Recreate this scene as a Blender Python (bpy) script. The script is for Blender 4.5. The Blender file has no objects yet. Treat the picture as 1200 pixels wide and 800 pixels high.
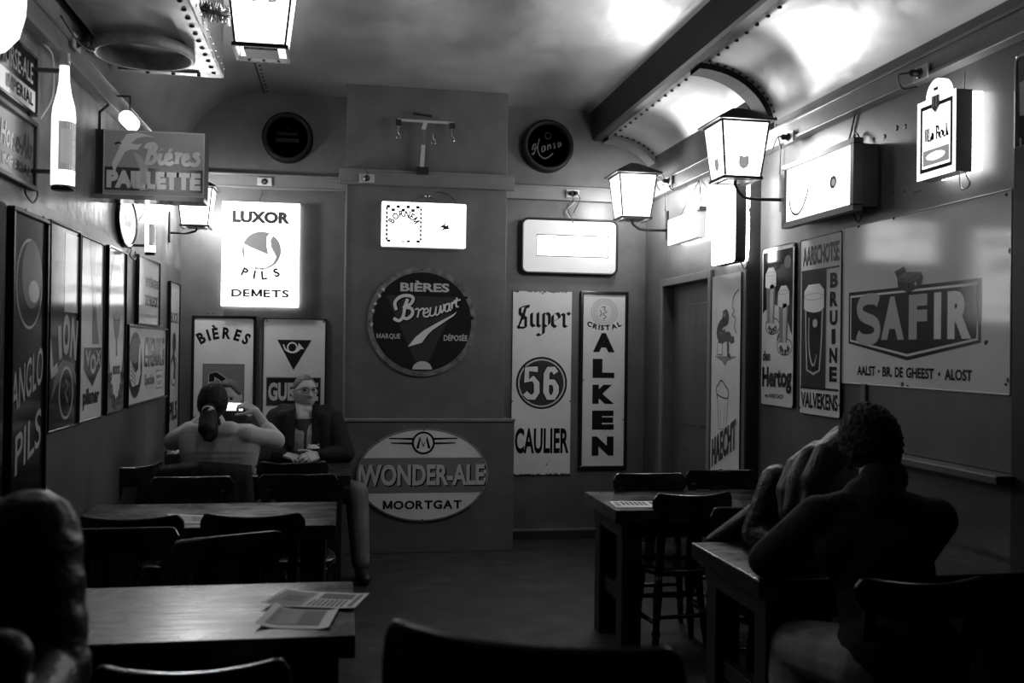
import bpy, bmesh, math, random
from mathutils import Vector, Matrix, Euler
from mathutils.geometry import tessellate_polygon
random.seed(7)
SC = bpy.context.scene
COL = SC.collection
# ------------------------------------------------------------------ camera, world, exposure
FPX = 1150.0                       # focal length in pixels of a 1200 px wide frame
CAM = Vector((0, 0, 1.55))
YAW, PITCH, ROLL = math.radians(9.82), 0.0073, 0.013
_f = Vector((math.sin(YAW) * math.cos(PITCH), math.cos(YAW) * math.cos(PITCH), math.sin(PITCH)))
_r0 = Vector((math.cos(YAW), -math.sin(YAW), 0))
_u0 = _r0.cross(_f)
_r = _r0 * math.cos(ROLL) + _u0 * math.sin(ROLL)
_u = _u0 * math.cos(ROLL) - _r0 * math.sin(ROLL)
cd = bpy.data.cameras.new('camera')
cam = bpy.data.objects.new('camera', cd)
COL.objects.link(cam)
cam.matrix_world = Matrix(((_r.x, _u.x, -_f.x, CAM.x), (_r.y, _u.y, -_f.y, CAM.y), (_r.z, _u.z, -_f.z, CAM.z), (0, 0, 0, 1)))
cd.sensor_width = 36.0
cd.lens = 36.0 * FPX / 1200.0
cd.clip_start = 0.05
cd.dof.use_dof = True
cd.dof.focus_distance = 6.6
cd.dof.aperture_fstop = 3.2
SC.camera = cam
W = bpy.data.worlds.new('world')
SC.world = W
W.use_nodes = True
W.node_tree.nodes['Background'].inputs[0].default_value = (1, 1, 1, 1)
W.node_tree.nodes['Background'].inputs[1].default_value = 0.004
SC.view_settings.view_transform = 'Standard'
SC.view_settings.look = 'None'
SC.view_settings.gamma = 1.0
SC.view_settings.use_curve_mapping = False
SC.view_settings.exposure = 0.0
try:
    SC.cycles.use_denoising = True
    SC.cycles.max_bounces = 7
    SC.cycles.sample_clamp_indirect = 4.0
except Exception:
    pass
# lamp strengths
G_LANTERN, G_BOX, G_BOTTLE = 2.6, 2.2, 2.6
P_LANTERN = 42.0          # watts of the bulb in a full-size lantern

# ------------------------------------------------------------------ room measures (metres)
D = 7.86          # back wall
DB = 7.46         # chimney breast front
DD = 7.43         # dado panel front
XL = -1.23
XR, XR2, YSTEP = 2.48, 2.57, 5.79
ZC = 3.52
YREAR = -1.6


def ray(px, py):
    return (_f + _r * ((px - 600) / FPX) - _u * ((py - 400) / FPX))


def at_x(px, py, x):
    d = ray(px, py); return CAM + d * ((x - CAM.x) / d.x)


def at_y(px, py, y):
    d = ray(px, py); return CAM + d * ((y - CAM.y) / d.y)


def at_z(px, py, z):
    d = ray(px, py); return CAM + d * ((z - CAM.z) / d.z)


def at_d(px, py, dep):
    return CAM + ray(px, py) * dep


# ------------------------------------------------------------------ materials
MATS = {}


def mat(name, val, rough=0.5, metal=0.0, var=0.0, scale=6.0, bump=0.0, bscale=30.0, stretch=(1, 1, 1), spec=0.5, coat=0.0, rvar=0.0, detail=5.0):
    if name in MATS: return MATS[name]
    m = bpy.data.materials.new(name); m.use_nodes = True
    nt = m.node_tree; b = nt.nodes['Principled BSDF']
    b.inputs['Base Color'].default_value = (val, val, val, 1)
    b.inputs['Roughness'].default_value = rough
    b.inputs['Metallic'].default_value = metal
    b.inputs['Specular IOR Level'].default_value = spec
    if coat:
        b.inputs['Coat Weight'].default_value = coat
        b.inputs['Coat Roughness'].default_value = 0.08
    if var or bump or rvar:
        tc = nt.nodes.new('ShaderNodeTexCoord'); mp = nt.nodes.new('ShaderNodeMapping')
        mp.inputs['Scale'].default_value = stretch
        nt.links.new(tc.outputs['Object'], mp.inputs['Vector'])
    if var or rvar:
        n = nt.nodes.new('ShaderNodeTexNoise'); n.inputs['Scale'].default_value = scale; n.inputs['Detail'].default_value = detail
        n.inputs['Roughness'].default_value = 0.62
        nt.links.new(mp.outputs['Vector'], n.inputs['Vector'])
        if var:
            r = nt.nodes.new('ShaderNodeMapRange'); r.inputs['From Min'].default_value = 0.25; r.inputs['From Max'].default_value = 0.75; r.interpolation_type = 'SMOOTHSTEP'
            r.inputs['To Min'].default_value = val * (1 - var); r.inputs['To Max'].default_value = val * (1 + var)
            nt.links.new(n.outputs['Fac'], r.inputs['Value'])
            c = nt.nodes.new('ShaderNodeCombineColor')
            for k in range(3): nt.links.new(r.outputs['Result'], c.inputs[k])
            nt.links.new(c.outputs['Color'], b.inputs['Base Color'])
        if rvar:
            r2 = nt.nodes.new('ShaderNodeMapRange'); r2.inputs['From Min'].default_value = 0.2; r2.inputs['From Max'].default_value = 0.8; r2.interpolation_type = 'SMOOTHSTEP'
            r2.inputs['To Min'].default_value = max(0.03, rough - rvar); r2.inputs['To Max'].default_value = min(1, rough + rvar)
            nt.links.new(n.outputs['Fac'], r2.inputs['Value'])
            nt.links.new(r2.outputs['Result'], b.inputs['Roughness'])
    if bump:
        n2 = nt.nodes.new('ShaderNodeTexNoise'); n2.inputs['Scale'].default_value = bscale; n2.inputs['Detail'].default_value = 4
        nt.links.new(mp.outputs['Vector'], n2.inputs['Vector'])
        bp = nt.nodes.new('ShaderNodeBump'); bp.inputs['Strength'].default_value = min(1.0, bump * 4); bp.inputs['Distance'].default_value = 0.01 * max(bump, 0.2)
        nt.links.new(n2.outputs['Fac'], bp.inputs['Height'])
        nt.links.new(bp.outputs['Normal'], b.inputs['Normal'])
    MATS[name] = m
    return m


def glow(name, strength, base=0.8):
    if name in MATS: return MATS[name]
    m = bpy.data.materials.new(name); m.use_nodes = True
    b = m.node_tree.nodes['Principled BSDF']
    b.inputs['Base Color'].default_value = (base, base, base, 1)
    b.inputs['Roughness'].default_value = 0.35
    b.inputs['Emission Color'].default_value = (1, 1, 1, 1)
    b.inputs['Emission Strength'].default_value = strength
    MATS[name] = m
    return m


def lantern_glass(name, strength, clear=0.55):
    """milky lantern glass: glows and lets part of the bulb's light through"""
    m = bpy.data.materials.new(name); m.use_nodes = True
    nt = m.node_tree; nt.nodes.clear()
    out = nt.nodes.new('ShaderNodeOutputMaterial'); mx = nt.nodes.new('ShaderNodeMixShader')
    tr = nt.nodes.new('ShaderNodeBsdfTransparent'); em = nt.nodes.new('ShaderNodeEmission'); em.inputs[1].default_value = strength / (1 - clear)
    mx.inputs[0].default_value = clear
    nt.links.new(em.outputs[0], mx.inputs[1]); nt.links.new(tr.outputs[0], mx.inputs[2]); nt.links.new(mx.outputs[0], out.inputs[0])
    return m


def bulb(parent, loc, watts, r=0.07):
    l = bpy.data.lights.new('bulb', 'POINT'); l.energy = watts; l.shadow_soft_size = r; l.color = (1, 1, 1)
    o = bpy.data.objects.new('bulb', l); COL.objects.link(o); o.parent = parent; o.location = loc; return o


M_WALL = mat('wall_paint', 0.10, 0.38, var=0.22, scale=3.5, bump=0.35, bscale=5)
M_WALL_UP = mat('wall_paint_mottled', 0.15, 0.42, var=0.55, scale=5, bump=0.6, bscale=9)
M_PANEL = mat('panel_paint', 0.11, 0.42, var=0.18, scale=4, bump=0.2, bscale=6)
M_CEIL = mat('ceiling_lacquer', 0.39, 0.37, metal=0.62, var=0.18, scale=1.8, bump=2.4, bscale=1.8, stretch=(1, 0.6, 1), rvar=0.08, detail=3.0)
M_SOFFIT = mat('soffit_metal', 0.22, 0.40, var=0.5, scale=6, bump=0.3, bscale=4, rvar=0.12)
M_DARKTONE = mat('dark_paint_and_shade', 0.022, 0.5, spec=0.3, var=0.2, scale=4)
M_RAIL = mat('rail_paint', 0.17, 0.35, var=0.1, scale=5)
M_FLOOR = None
M_BLACK = mat('black_enamel', 0.010, 0.18)
M_BLACKMAT = mat('black_matt', 0.008, 0.55)
M_IRON = mat('black_iron', 0.02, 0.4, metal=0.3)
M_WHITE = mat('white_enamel', 0.76, 0.09, spec=1.0, var=0.05, scale=3, bump=0.06, bscale=3.0)
M_CREAM = mat('cream_enamel', 0.70, 0.10, spec=0.9, var=0.08, scale=3, bump=0.13, bscale=3.4)
M_WHITEP = mat('white_print', 0.8, 0.22)
M_LIGHT = mat('light_grey_print', 0.5, 0.16)
M_MID = mat('mid_grey_print', 0.18, 0.13, spec=0.7)
M_DARK = mat('dark_red_enamel', 0.045, 0.12, spec=0.7, bump=0.08, bscale=3)
M_DEEP = mat('deep_blue_enamel', 0.020, 0.12, spec=0.7, bump=0.08, bscale=3)
M_RUST = mat('chipped_rim', 0.13, 0.5, var=0.6, scale=18)
M_STEEL = mat('bright_steel', 0.6, 0.25, metal=1.0)
M_CORD = mat('cord', 0.03, 0.5)
M_CORDW = mat('pale_cord', 0.5, 0.5)


def wood(name, val, rough, spec=0.5, along='X', planks=0.0, gap=0.0, contrast=0.5):
    if name in MATS: return MATS[name]
    m = bpy.data.materials.new(name); m.use_nodes = True
    nt = m.node_tree; b = nt.nodes['Principled BSDF']
    b.inputs['Specular IOR Level'].default_value = spec
    tc = nt.nodes.new('ShaderNodeTexCoord'); mp = nt.nodes.new('ShaderNodeMapping')
    s = (1.2, 22, 22) if along == 'X' else (22, 1.2, 22)
    mp.inputs['Scale'].default_value = s
    nt.links.new(tc.outputs['Object'], mp.inputs['Vector'])
    n = nt.nodes.new('ShaderNodeTexNoise'); n.inputs['Scale'].default_value = 2.2; n.inputs['Detail'].default_value = 8; n.inputs['Roughness'].default_value = 0.7
    nt.links.new(mp.outputs['Vector'], n.inputs['Vector'])
    n3 = nt.nodes.new('ShaderNodeTexNoise'); n3.inputs['Scale'].default_value = 5; n3.inputs['Detail'].default_value = 6
    nt.links.new(tc.outputs['Object'], n3.inputs['Vector'])
    ad = nt.nodes.new('ShaderNodeMath'); ad.operation = 'MULTIPLY_ADD'; ad.inputs[1].default_value = 0.5
    nt.links.new(n3.outputs['Fac'], ad.inputs[0])
    hf = nt.nodes.new('ShaderNodeMath'); hf.operation = 'MULTIPLY'; hf.inputs[1].default_value = 0.5
    nt.links.new(n.outputs['Fac'], hf.inputs[0]); nt.links.new(hf.outputs[0], ad.inputs[2])
    r = nt.nodes.new('ShaderNodeMapRange'); r.inputs['From Min'].default_value = 0.32; r.inputs['From Max'].default_value = 0.68
    r.inputs['To Min'].default_value = val * (1 - contrast); r.inputs['To Max'].default_value = val * (1 + contrast)
    nt.links.new(ad.outputs[0], r.inputs['Value'])
    last = r.outputs['Result']
    if planks:
        sx = nt.nodes.new('ShaderNodeSeparateXYZ'); nt.links.new(tc.outputs['Object'], sx.inputs[0])
        mo = nt.nodes.new('ShaderNodeMath'); mo.operation = 'PINGPONG'; mo.inputs[1].default_value = planks / 2
        nt.links.new(sx.outputs['Y' if along == 'X' else 'X'], mo.inputs[0])
        gt = nt.nodes.new('ShaderNodeMath'); gt.operation = 'GREATER_THAN'; gt.inputs[1].default_value = gap
        nt.links.new(mo.outputs[0], gt.inputs[0])
        ml = nt.nodes.new('ShaderNodeMath'); ml.operation = 'MULTIPLY'
        nt.links.new(gt.outputs[0], ml.inputs[0]); nt.links.new(last, ml.inputs[1])
        last = ml.outputs[0]
    c = nt.nodes.new('ShaderNodeCombineColor')
    for k in range(3): nt.links.new(last, c.inputs[k])
    nt.links.new(c.outputs['Color'], b.inputs['Base Color'])
    r2 = nt.nodes.new('ShaderNodeMapRange'); r2.inputs['From Min'].default_value = 0.3; r2.inputs['From Max'].default_value = 0.7
    r2.inputs['To Min'].default_value = rough + 0.14; r2.inputs['To Max'].default_value = max(0.05, rough - 0.12)
    nt.links.new(ad.outputs[0], r2.inputs['Value']); nt.links.new(r2.outputs['Result'], b.inputs['Roughness'])
    bp = nt.nodes.new('ShaderNodeBump'); bp.inputs['Strength'].default_value = 0.25; bp.inputs['Distance'].default_value = 0.003
    nt.links.new(ad.outputs[0], bp.inputs['Height']); nt.links.new(bp.outputs['Normal'], b.inputs['Normal'])
    MATS[name] = m
    return m


M_FLOOR = wood('floorboards', 0.030, 0.50, spec=0.4, along='X', planks=0.12, gap=0.0022, contrast=0.6)
M_TABLE = wood('table_wood', 0.016, 0.27, along='X', spec=0.75, contrast=0.55)
M_TLEG = wood('table_leg_wood', 0.012, 0.5, along='X', contrast=0.3)
M_CHAIR = wood('chair_wood', 0.008, 0.22, along='X', spec=0.7, contrast=0.3)
M_DOOR = mat('door_paint', 0.07, 0.4, var=0.2, scale=3, stretch=(1, 4, 0.5))


# ------------------------------------------------------------------ mesh builder
class MB:
    def __init__(self):
        self.v, self.f, self.m, self.s, self.mats = [], [], [], [], []

    def mi(self, m):
        if m not in self.mats: self.mats.append(m)
        return self.mats.index(m)

    def add(self, verts, faces, m, smooth=False):
        o = len(self.v); k = self.mi(m)
        self.v += [tuple(p) for p in verts]
        for f in faces:
            self.f.append(tuple(o + i for i in f)); self.m.append(k); self.s.append(smooth)

    def box(self, lo, hi, m):
        (a, b, c), (d, e, f) = lo, hi
        self.add([(a, b, c), (d, b, c), (d, e, c), (a, e, c), (a, b, f), (d, b, f), (d, e, f), (a, e, f)],
                 [(3, 2, 1, 0), (4, 5, 6, 7), (0, 1, 5, 4), (1, 2, 6, 5), (2, 3, 7, 6), (3, 0, 4, 7)], m)

    def bar(self, p0, p1, w, h, m, up=(0, 0, 1), w1=None, h1=None):
        p0, p1 = Vector(p0), Vector(p1); d = (p1 - p0).normalized(); up = Vector(up)
        if abs(d.dot(up)) > 0.98: up = Vector((0, 1, 0))
        s = d.cross(up).normalized(); t = s.cross(d)
        w1 = w if w1 is None else w1; h1 = h if h1 is None else h1
        vs = []
        for p, a, b in ((p0, w, h), (p1, w1, h1)):
            for i, j in ((-1, -1), (1, -1), (1, 1), (-1, 1)):
                vs.append(p + s * (a / 2 * i) + t * (b / 2 * j))
        self.add(vs, [(0, 1, 2, 3), (7, 6, 5, 4), (0, 4, 5, 1), (1, 5, 6, 2), (2, 6, 7, 3), (3, 7, 4, 0)], m)

    def tube(self, pts, r, m, n=8, caps=True, radii=None):
        pts = [Vector(p) for p in pts]; vs = []; prev = None
        for i, p in enumerate(pts):
            d = (pts[min(i + 1, len(pts) - 1)] - pts[max(i - 1, 0)]).normalized()
            if prev is None:
                a = Vector((0, 0, 1)) if abs(d.z) < 0.9 else Vector((1, 0, 0))
                s = d.cross(a).normalized()
            else:
                s = (prev - d * prev.dot(d))
                s = s.normalized() if s.length > 1e-6 else d.orthogonal().normalized()
            prev = s; t = d.cross(s)
            rr = radii[i] if radii else r
            for k in range(n):
                a = 2 * math.pi * k / n
                vs.append(p + s * (rr * math.cos(a)) + t * (rr * math.sin(a)))
        fs = []
        for i in range(len(pts) - 1):
            for k in range(n):
                fs.append((i * n + k, i * n + (k + 1) % n, (i + 1) * n + (k + 1) % n, (i + 1) * n + k))
        if caps:
            fs.append(tuple(range(n))[::-1]); fs.append(tuple((len(pts) - 1) * n + k for k in range(n)))
        self.add(vs, fs, m, True)

    def lathe(self, prof, c, m, n=24, axis='Z', mfun=None):
        c = Vector(c); vs = []
        for (r, z) in prof:
            for k in range(n):
                a = 2 * math.pi * k / n
                if axis == 'Z': q = Vector((r * math.cos(a), r * math.sin(a), z))
                elif axis == 'Y': q = Vector((r * math.cos(a), z, r * math.sin(a)))
                else: q = Vector((z, r * math.cos(a), r * math.sin(a)))
                vs.append(c + q)
        fs = []
        for i in range(len(prof) - 1):
            for k in range(n):
                fs.append((i * n + k, i * n + (k + 1) % n, (i + 1) * n + (k + 1) % n, (i + 1) * n + k))
        if prof[0][0] > 1e-5: fs.append(tuple(range(n))[::-1])
        if prof[-1][0] > 1e-5: fs.append(tuple((len(prof) - 1) * n + k for k in range(n)))
        self.add(vs, fs, m, True)

    def ball(self, c, r, m, n=12, rot=None):
        rx, ry, rz = (r, r, r) if not hasattr(r, '__len__') else r
        c = Vector(c); vs = [Vector((0, 0, rz))]; fs = []; k = n // 2
        for i in range(1, k):
            th = math.pi * i / k
            for j in range(n):
                ph = 2 * math.pi * j / n
                vs.append(Vector((rx * math.sin(th) * math.cos(ph), ry * math.sin(th) * math.sin(ph), rz * math.cos(th))))
        vs.append(Vector((0, 0, -rz)))
        for j in range(n): fs.append((0, 1 + j, 1 + (j + 1) % n))
        for i in range(k - 2):
            for j in range(n):
                a = 1 + i * n; b = a + n
                fs.append((a + j, b + j, b + (j + 1) % n, a + (j + 1) % n))
        l = len(vs) - 1; a = 1 + (k - 2) * n
        for j in range(n): fs.append((l, a + (j + 1) % n, a + j))
        if rot is not None: vs = [rot @ v for v in vs]
        self.add([c + v for v in vs], fs, m, True)

    def capsule(self, p0, p1, r0, r1, m, n=14):
        p0, p1 = Vector(p0), Vector(p1); d = p1 - p0; L = d.length
        d = d / L if L > 1e-6 else Vector((0, 0, 1))
        pts, rad = [], []
        for k in (0.02, 0.3, 0.6, 0.85):
            pts.append(p0 - d * (r0 * math.cos(k * math.pi / 2))); rad.append(r0 * math.sin(k * math.pi / 2))
        for k in range(5):
            pts.append(p0.lerp(p1, k / 4)); rad.append(r0 + (r1 - r0) * k / 4)
        for k in (0.85, 0.6, 0.3, 0.02):
            pts.append(p1 + d * (r1 * math.cos(k * math.pi / 2))); rad.append(r1 * math.sin(k * math.pi / 2))
        self.tube(pts, 0, m, n, True, rad)

    def prism(self, poly, z0, z1, m, mside=None):
        """flat 2-D polygon (x, y) extruded z0..z1"""
        n = len(poly)
        tris = tessellate_polygon([[Vector((p[0], p[1], 0)) for p in poly]])
        self.add([(p[0], p[1], z1) for p in poly], [tuple(t) for t in tris], m)
        self.add([(p[0], p[1], z0) for p in poly], [tuple(t)[::-1] for t in tris], mside or m)
        vs = [(p[0], p[1], z0) for p in poly] + [(p[0], p[1], z1) for p in poly]
        self.add(vs, [(i, (i + 1) % n, n + (i + 1) % n, n + i) for i in range(n)], mside or m)

    def build(self, name, parent=None, loc=None, M=None, bevel=0.0, recalc=True):
        me = bpy.data.meshes.new(name)
        me.from_pydata(self.v, [], self.f)
        for mm in self.mats: me.materials.append(mm)
        me.polygons.foreach_set('material_index', self.m)
        me.polygons.foreach_set('use_smooth', self.s)
        me.update()
        if recalc:
            bm = bmesh.new(); bm.from_mesh(me)
            bmesh.ops.recalc_face_normals(bm, faces=bm.faces); bm.to_mesh(me); bm.free()
        o = bpy.data.objects.new(name, me); COL.objects.link(o)
        if parent is not None: o.parent = parent
        if loc is not None: o.location = loc
        if M is not None: o.matrix_world = M
        if bevel:
            b = o.modifiers.new('bevel', 'BEVEL'); b.width = bevel; b.segments = 2; b.limit_method = 'ANGLE'
        return o


def tag(o, label=None, cat=None, group=None, kind=None):
    if label: o['label'] = label
    if cat: o['category'] = cat
    if group: o['group'] = group
    if kind: o['kind'] = kind
    return o


def empty(name, loc=(0, 0, 0), rz=0.0, **kw):
    o = bpy.data.objects.new(name, None); COL.objects.link(o)
    o.location = loc; o.rotation_euler = (0, 0, rz); o.empty_display_size = 0.1
    return tag(o, **kw)


def dup(root, loc, rz, label=None, group=None):
    r = root.copy(); COL.objects.link(r); r.location = loc; r.rotation_euler = (0, 0, rz)
    if label: r['label'] = label
    if group: r['group'] = group
    for ch in list(root.children):
        c = ch.copy(); COL.objects.link(c); c.parent = r
        for g in list(ch.children):
            e = g.copy(); COL.objects.link(e); e.parent = c
    return r


def catmull(pts, k=6, closed=False):
    out = []; n = len(pts)
    P = [Vector(p) for p in pts]
    rng = range(n if closed else n - 1)
    for i in rng:
        p1, p2 = P[i], P[(i + 1) % n]
        p0 = P[(i - 1) % n] if (closed or i > 0) else p1 * 2 - p2
        p3 = P[(i + 2) % n] if (closed or i + 2 < n) else p2 * 2 - p1
        for j in range(k):
            t = j / k
            out.append(0.5 * ((2 * p1) + (p2 - p0) * t + (2 * p0 - 5 * p1 + 4 * p2 - p3) * t * t + (3 * p1 - p0 - 3 * p2 + p3) * t ** 3))
    if not closed: out.append(P[-1])
    return out


# ------------------------------------------------------------------ lettering
_GL = {}


def glyphs(s, bold=0.02, shear=0.0):
    key = (s, bold, shear)
    if key in _GL: return _GL[key]
    if s == 'M':       # drawn by hand: the font's M does not take thickening
        t = 0.10 + 2.2 * bold; w, h = 0.74, 0.73
        quads = [((0, 0), (t, 0), (t, h), (0, h)), ((w - t, 0), (w, 0), (w, h), (w - t, h)),
                 ((0, h), (t, h), (w / 2 + t * 0.42, 0.05), (w / 2 - t * 0.42, 0.05)), ((w - t, h), (w, h), (w / 2 + t * 0.42, 0.05), (w / 2 - t * 0.42, 0.05))]
        vs = [p for q in quads for p in q]; fs = [tuple(range(4 * i, 4 * i + 4)) for i in range(4)]
        _GL[key] = (vs, fs, (0, 0, w, h)); return _GL[key]
    if 'M' in s:
        vs, fs, x = [], [], 0.0
        for ch in s:
            if ch == ' ': x += 0.3; continue
            gv, gf, gb = glyphs(ch, bold, shear); o = len(vs)
            vs += [(px - gb[0] + x, py) for px, py in gv]; fs += [tuple(o + i for i in f) for f in gf]; x += gb[2] - gb[0] + 0.07
        xs = [v[0] for v in vs]; ys = [v[1] for v in vs]
        _GL[key] = (vs, fs, (min(xs), min(ys), max(xs), max(ys))); return _GL[key]
    cu = bpy.data.curves.new('t', 'FONT'); cu.body = s; cu.size = 1.0; cu.offset = bold; cu.shear = shear
    cu.resolution_u = 3; cu.fill_mode = 'FRONT'
    o = bpy.data.objects.new('t', cu); COL.objects.link(o)
    dg = bpy.context.evaluated_depsgraph_get()
    ev = o.evaluated_get(dg); me = ev.to_mesh()
    vs = [(v.co.x, v.co.y) for v in me.vertices]; fs = [tuple(p.vertices) for p in me.polygons]
    ev.to_mesh_clear()
    bpy.data.objects.remove(o); bpy.data.curves.remove(cu)
    if not vs: vs, fs = [(0, 0), (0.3, 0), (0.3, 0.01)], []
    xs = [v[0] for v in vs]; ys = [v[1] for v in vs]
    _GL[key] = (vs, fs, (min(xs), min(ys), max(xs), max(ys)))
    return _GL[key]


PLANES = {
    'B': lambda: ('y', D, Vector((1, 0, 0)), Vector((0, -1, 0))),
    'C': lambda: ('y', DB, Vector((1, 0, 0)), Vector((0, -1, 0))),
    'E': lambda: ('y', DD, Vector((1, 0, 0)), Vector((0, -1, 0))),
    'L': lambda: ('x', XL, Vector((0, 1, 0)), Vector((1, 0, 0))),
    'R': lambda: ('x', XR, Vector((0, -1, 0)), Vector((-1, 0, 0))),
    'N': lambda: ('x', XR2, Vector((0, -1, 0)), Vector((-1, 0, 0))),
}
LIFT = 0.0007


class Sign:
    """A sign hung on a wall plane. px: (xl, ytl, ybl, xr, ytr, ybr). Drawing space: fx 0..1 left-right, fy 0..1 top-down."""

    def __init__(self, name, plane, px, thick=0.012, off=0.004, face=None, side=None, label='', cat='sign', group=None, round_=0.0, shape='rect', front=None):
        ax, val, u, n = PLANES[plane]()
        if front is not None: val = front
        xl, ytl, ybl, xr, ytr, ybr = px
        hit = at_y if ax == 'y' else at_x
        fv = val + (n.x + n.y) * (off + thick)
        a, b, c, d = hit(xl, ytl, fv), hit(xl, ybl, fv), hit(xr, ytr, fv), hit(xr, ybr, fv)
        zt, zb = (a.z + c.z) / 2, (b.z + d.z) / 2
        left = (a + b) / 2; right = (c + d) / 2
        self.w = (right - left).dot(u); self.h = zt - zb; self.t = thick; self.off = off
        org = Vector(left); org.z = zb
        org = org - n * thick
        self.M = Matrix(((u.x, 0, n.x, org.x), (u.y, 0, n.y, org.y), (u.z, 1, n.z, org.z), (0, 0, 0, 1)))
        self.name, self.label, self.cat, self.group = name, label, cat, group
        self.mb = MB(); self.parts = []
        face = face or M_WHITE
        self.top = thick
        self.shape = shape
        if shape == 'rect':
            poly = self.rrect_m(0, 0, self.w, self.h, round_)
        else:
            poly = [(self.w / 2 + self.w / 2 * math.cos(a), self.h / 2 + self.h / 2 * math.sin(a)) for a in [2 * math.pi * k / 64 for k in range(64)]]
        self.outline = poly
        self.mb.prism(poly, 0, thick, face, side or M_BLACKMAT)

    def rrect_m(self, x0, y0, x1, y1, r):
        if r <= 0: return [(x0, y0), (x1, y0), (x1, y1), (x0, y1)]
        out = []
        for cx, cy, a0 in ((x1 - r, y0 + r, -90), (x1 - r, y1 - r, 0), (x0 + r, y1 - r, 90), (x0 + r, y0 + r, 180)):
            for k in range(6):
                a = math.radians(a0 + 90 * k / 5); out.append((cx + r * math.cos(a), cy + r * math.sin(a)))
        return out

    def bump_z(self, layer):
        self.count = getattr(self, 'count', 0) + 1
        return self.t + LIFT * layer + (self.count % 25) * 1.6e-5

    def P(self, fx, fy): return (fx * self.w, (1 - fy) * self.h)

    def z(self, layer): return self.t + LIFT * layer

    def poly(self, pts, m, layer=1, holes=(), metres=False):
        conv = (lambda q: q) if metres else (lambda q: self.P(*q))
        loops = [[Vector((*conv(p), 0)) for p in pts]] + [[Vector((*conv(p), 0)) for p in h] for h in holes]
        tris = tessellate_polygon(loops)
        flat = [p for l in loops for p in l]; z = self.z(layer)
        out = []
        for t in tris:
            a, b, c = (flat[i] for i in t)
            out.append(tuple(t) if (b - a).cross(c - a).z > 0 else tuple(t)[::-1])
        self.mb.add([(p.x, p.y, z) for p in flat], out, m)

    def rect(self, x0, y0, x1, y1, m, layer=1): self.poly([(x0, y1), (x1, y1), (x1, y0), (x0, y0)], m, layer)

    def frame2(self, x0, y0, x1, y1, t, m, layer=1):
        """thin rectangular line, t in metres"""
        a, b = t / self.w, t / self.h
        self.poly([(x0, y1), (x1, y1), (x1, y0), (x0, y0)], m, layer, [[(x0 + a, y1 - b), (x1 - a, y1 - b), (x1 - a, y0 + b), (x0 + a, y0 + b)]])

    def ell(self, cx, cy, rx, ry, m, layer=1, a0=0, a1=360, n=40):
        """rx, ry as fractions of the sign's width and height"""
        pts = [(cx + rx * math.cos(math.radians(a0 + (a1 - a0) * k / n)), cy - ry * math.sin(math.radians(a0 + (a1 - a0) * k / n))) for k in range(n + (0 if a1 - a0 == 360 else 1))]
        self.poly(pts, m, layer)

    def circ(self, cx, cy, r, m, layer=1, **k): self.ell(cx, cy, r, r * self.w / self.h, m, layer, **k)

    def ring(self, cx, cy, rx, ry, t, m, layer=1, n=48):
        """t is the thickness in metres"""
        self.stroke([(cx + rx * math.cos(2 * math.pi * k / n), cy + ry * math.sin(2 * math.pi * k / n)) for k in range(n)], t, m, layer, closed=True)

    def stroke(self, pts, wd, m, layer=1, closed=False, smooth=0, taper=None, metres=False):
        q = [Vector(p) if metres else Vector(self.P(*p)) for p in pts]
        if smooth: q = catmull(q, smooth, closed)
        n = len(q); vs = []; z0 = self.bump_z(layer); st = min(5e-6, 1.5e-4 / n)
        for i in range(n):
            z = z0 + (0 if closed else i * st)
            if closed: a, b = q[i - 1], q[(i + 1) % n]
            else: a, b = q[max(i - 1, 0)], q[min(i + 1, n - 1)]
            d = b - a
            d = d.normalized() if d.length > 1e-9 else Vector((1, 0))
            nn = Vector((-d.y, d.x)); w = wd
            if taper:
                t = i / max(1, n - 1); k = t * (len(taper) - 1); j = min(int(k), len(taper) - 2)
                w = wd * (taper[j] + (taper[j + 1] - taper[j]) * (k - j))
            vs += [(*(q[i] + nn * w / 2), z), (*(q[i] - nn * w / 2), z)]
        fs = [(2 * i, 2 * i + 1, 2 * ((i + 1) % n) + 1, 2 * ((i + 1) % n)) for i in range(n if closed else n - 1)]
        self.mb.add(vs, fs, m)

    def nib(self, lines, nib, m, layer=1):
        """broad-pen strokes: every segment swept by the nib vector (metres); lines in fx, fy"""
        nx, ny = nib[0] / 2, nib[1] / 2
        for ln in lines:
            q = [self.P(*p) for p in ln]
            for (a, b) in zip(q, q[1:]):
                z = self.bump_z(layer)
                pts = [(a[0] - nx, a[1] - ny), (a[0] + nx, a[1] + ny), (b[0] + nx, b[1] + ny), (b[0] - nx, b[1] - ny)]
                self.mb.add([(x, y, z) for x, y in pts], [(0, 1, 2, 3)], m)

    def text(self, s, x0, y0, x1, y1, m, layer=2, bold=0.02, shear=0.0, rot=0.0, skew=0.0):
        vs, fs, (a, b, c, d) = glyphs(s, bold, shear)
        X0, Y0 = self.P(x0, y1); X1, Y1 = self.P(x1, y0)
        cx, cy = (X0 + X1) / 2, (Y0 + Y1) / 2; z = self.z(layer)
        ca, sa = math.cos(math.radians(rot)), math.sin(math.radians(rot))
        out = []
        for (x, y) in vs:
            X = X0 + (x - a) / (c - a) * (X1 - X0) - cx; Y = Y0 + (y - b) / (d - b) * (Y1 - Y0) - cy
            Y += X * skew
            out.append((cx + X * ca - Y * sa, cy + X * sa + Y * ca, z))
        self.mb.add(out, fs, m)

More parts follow.
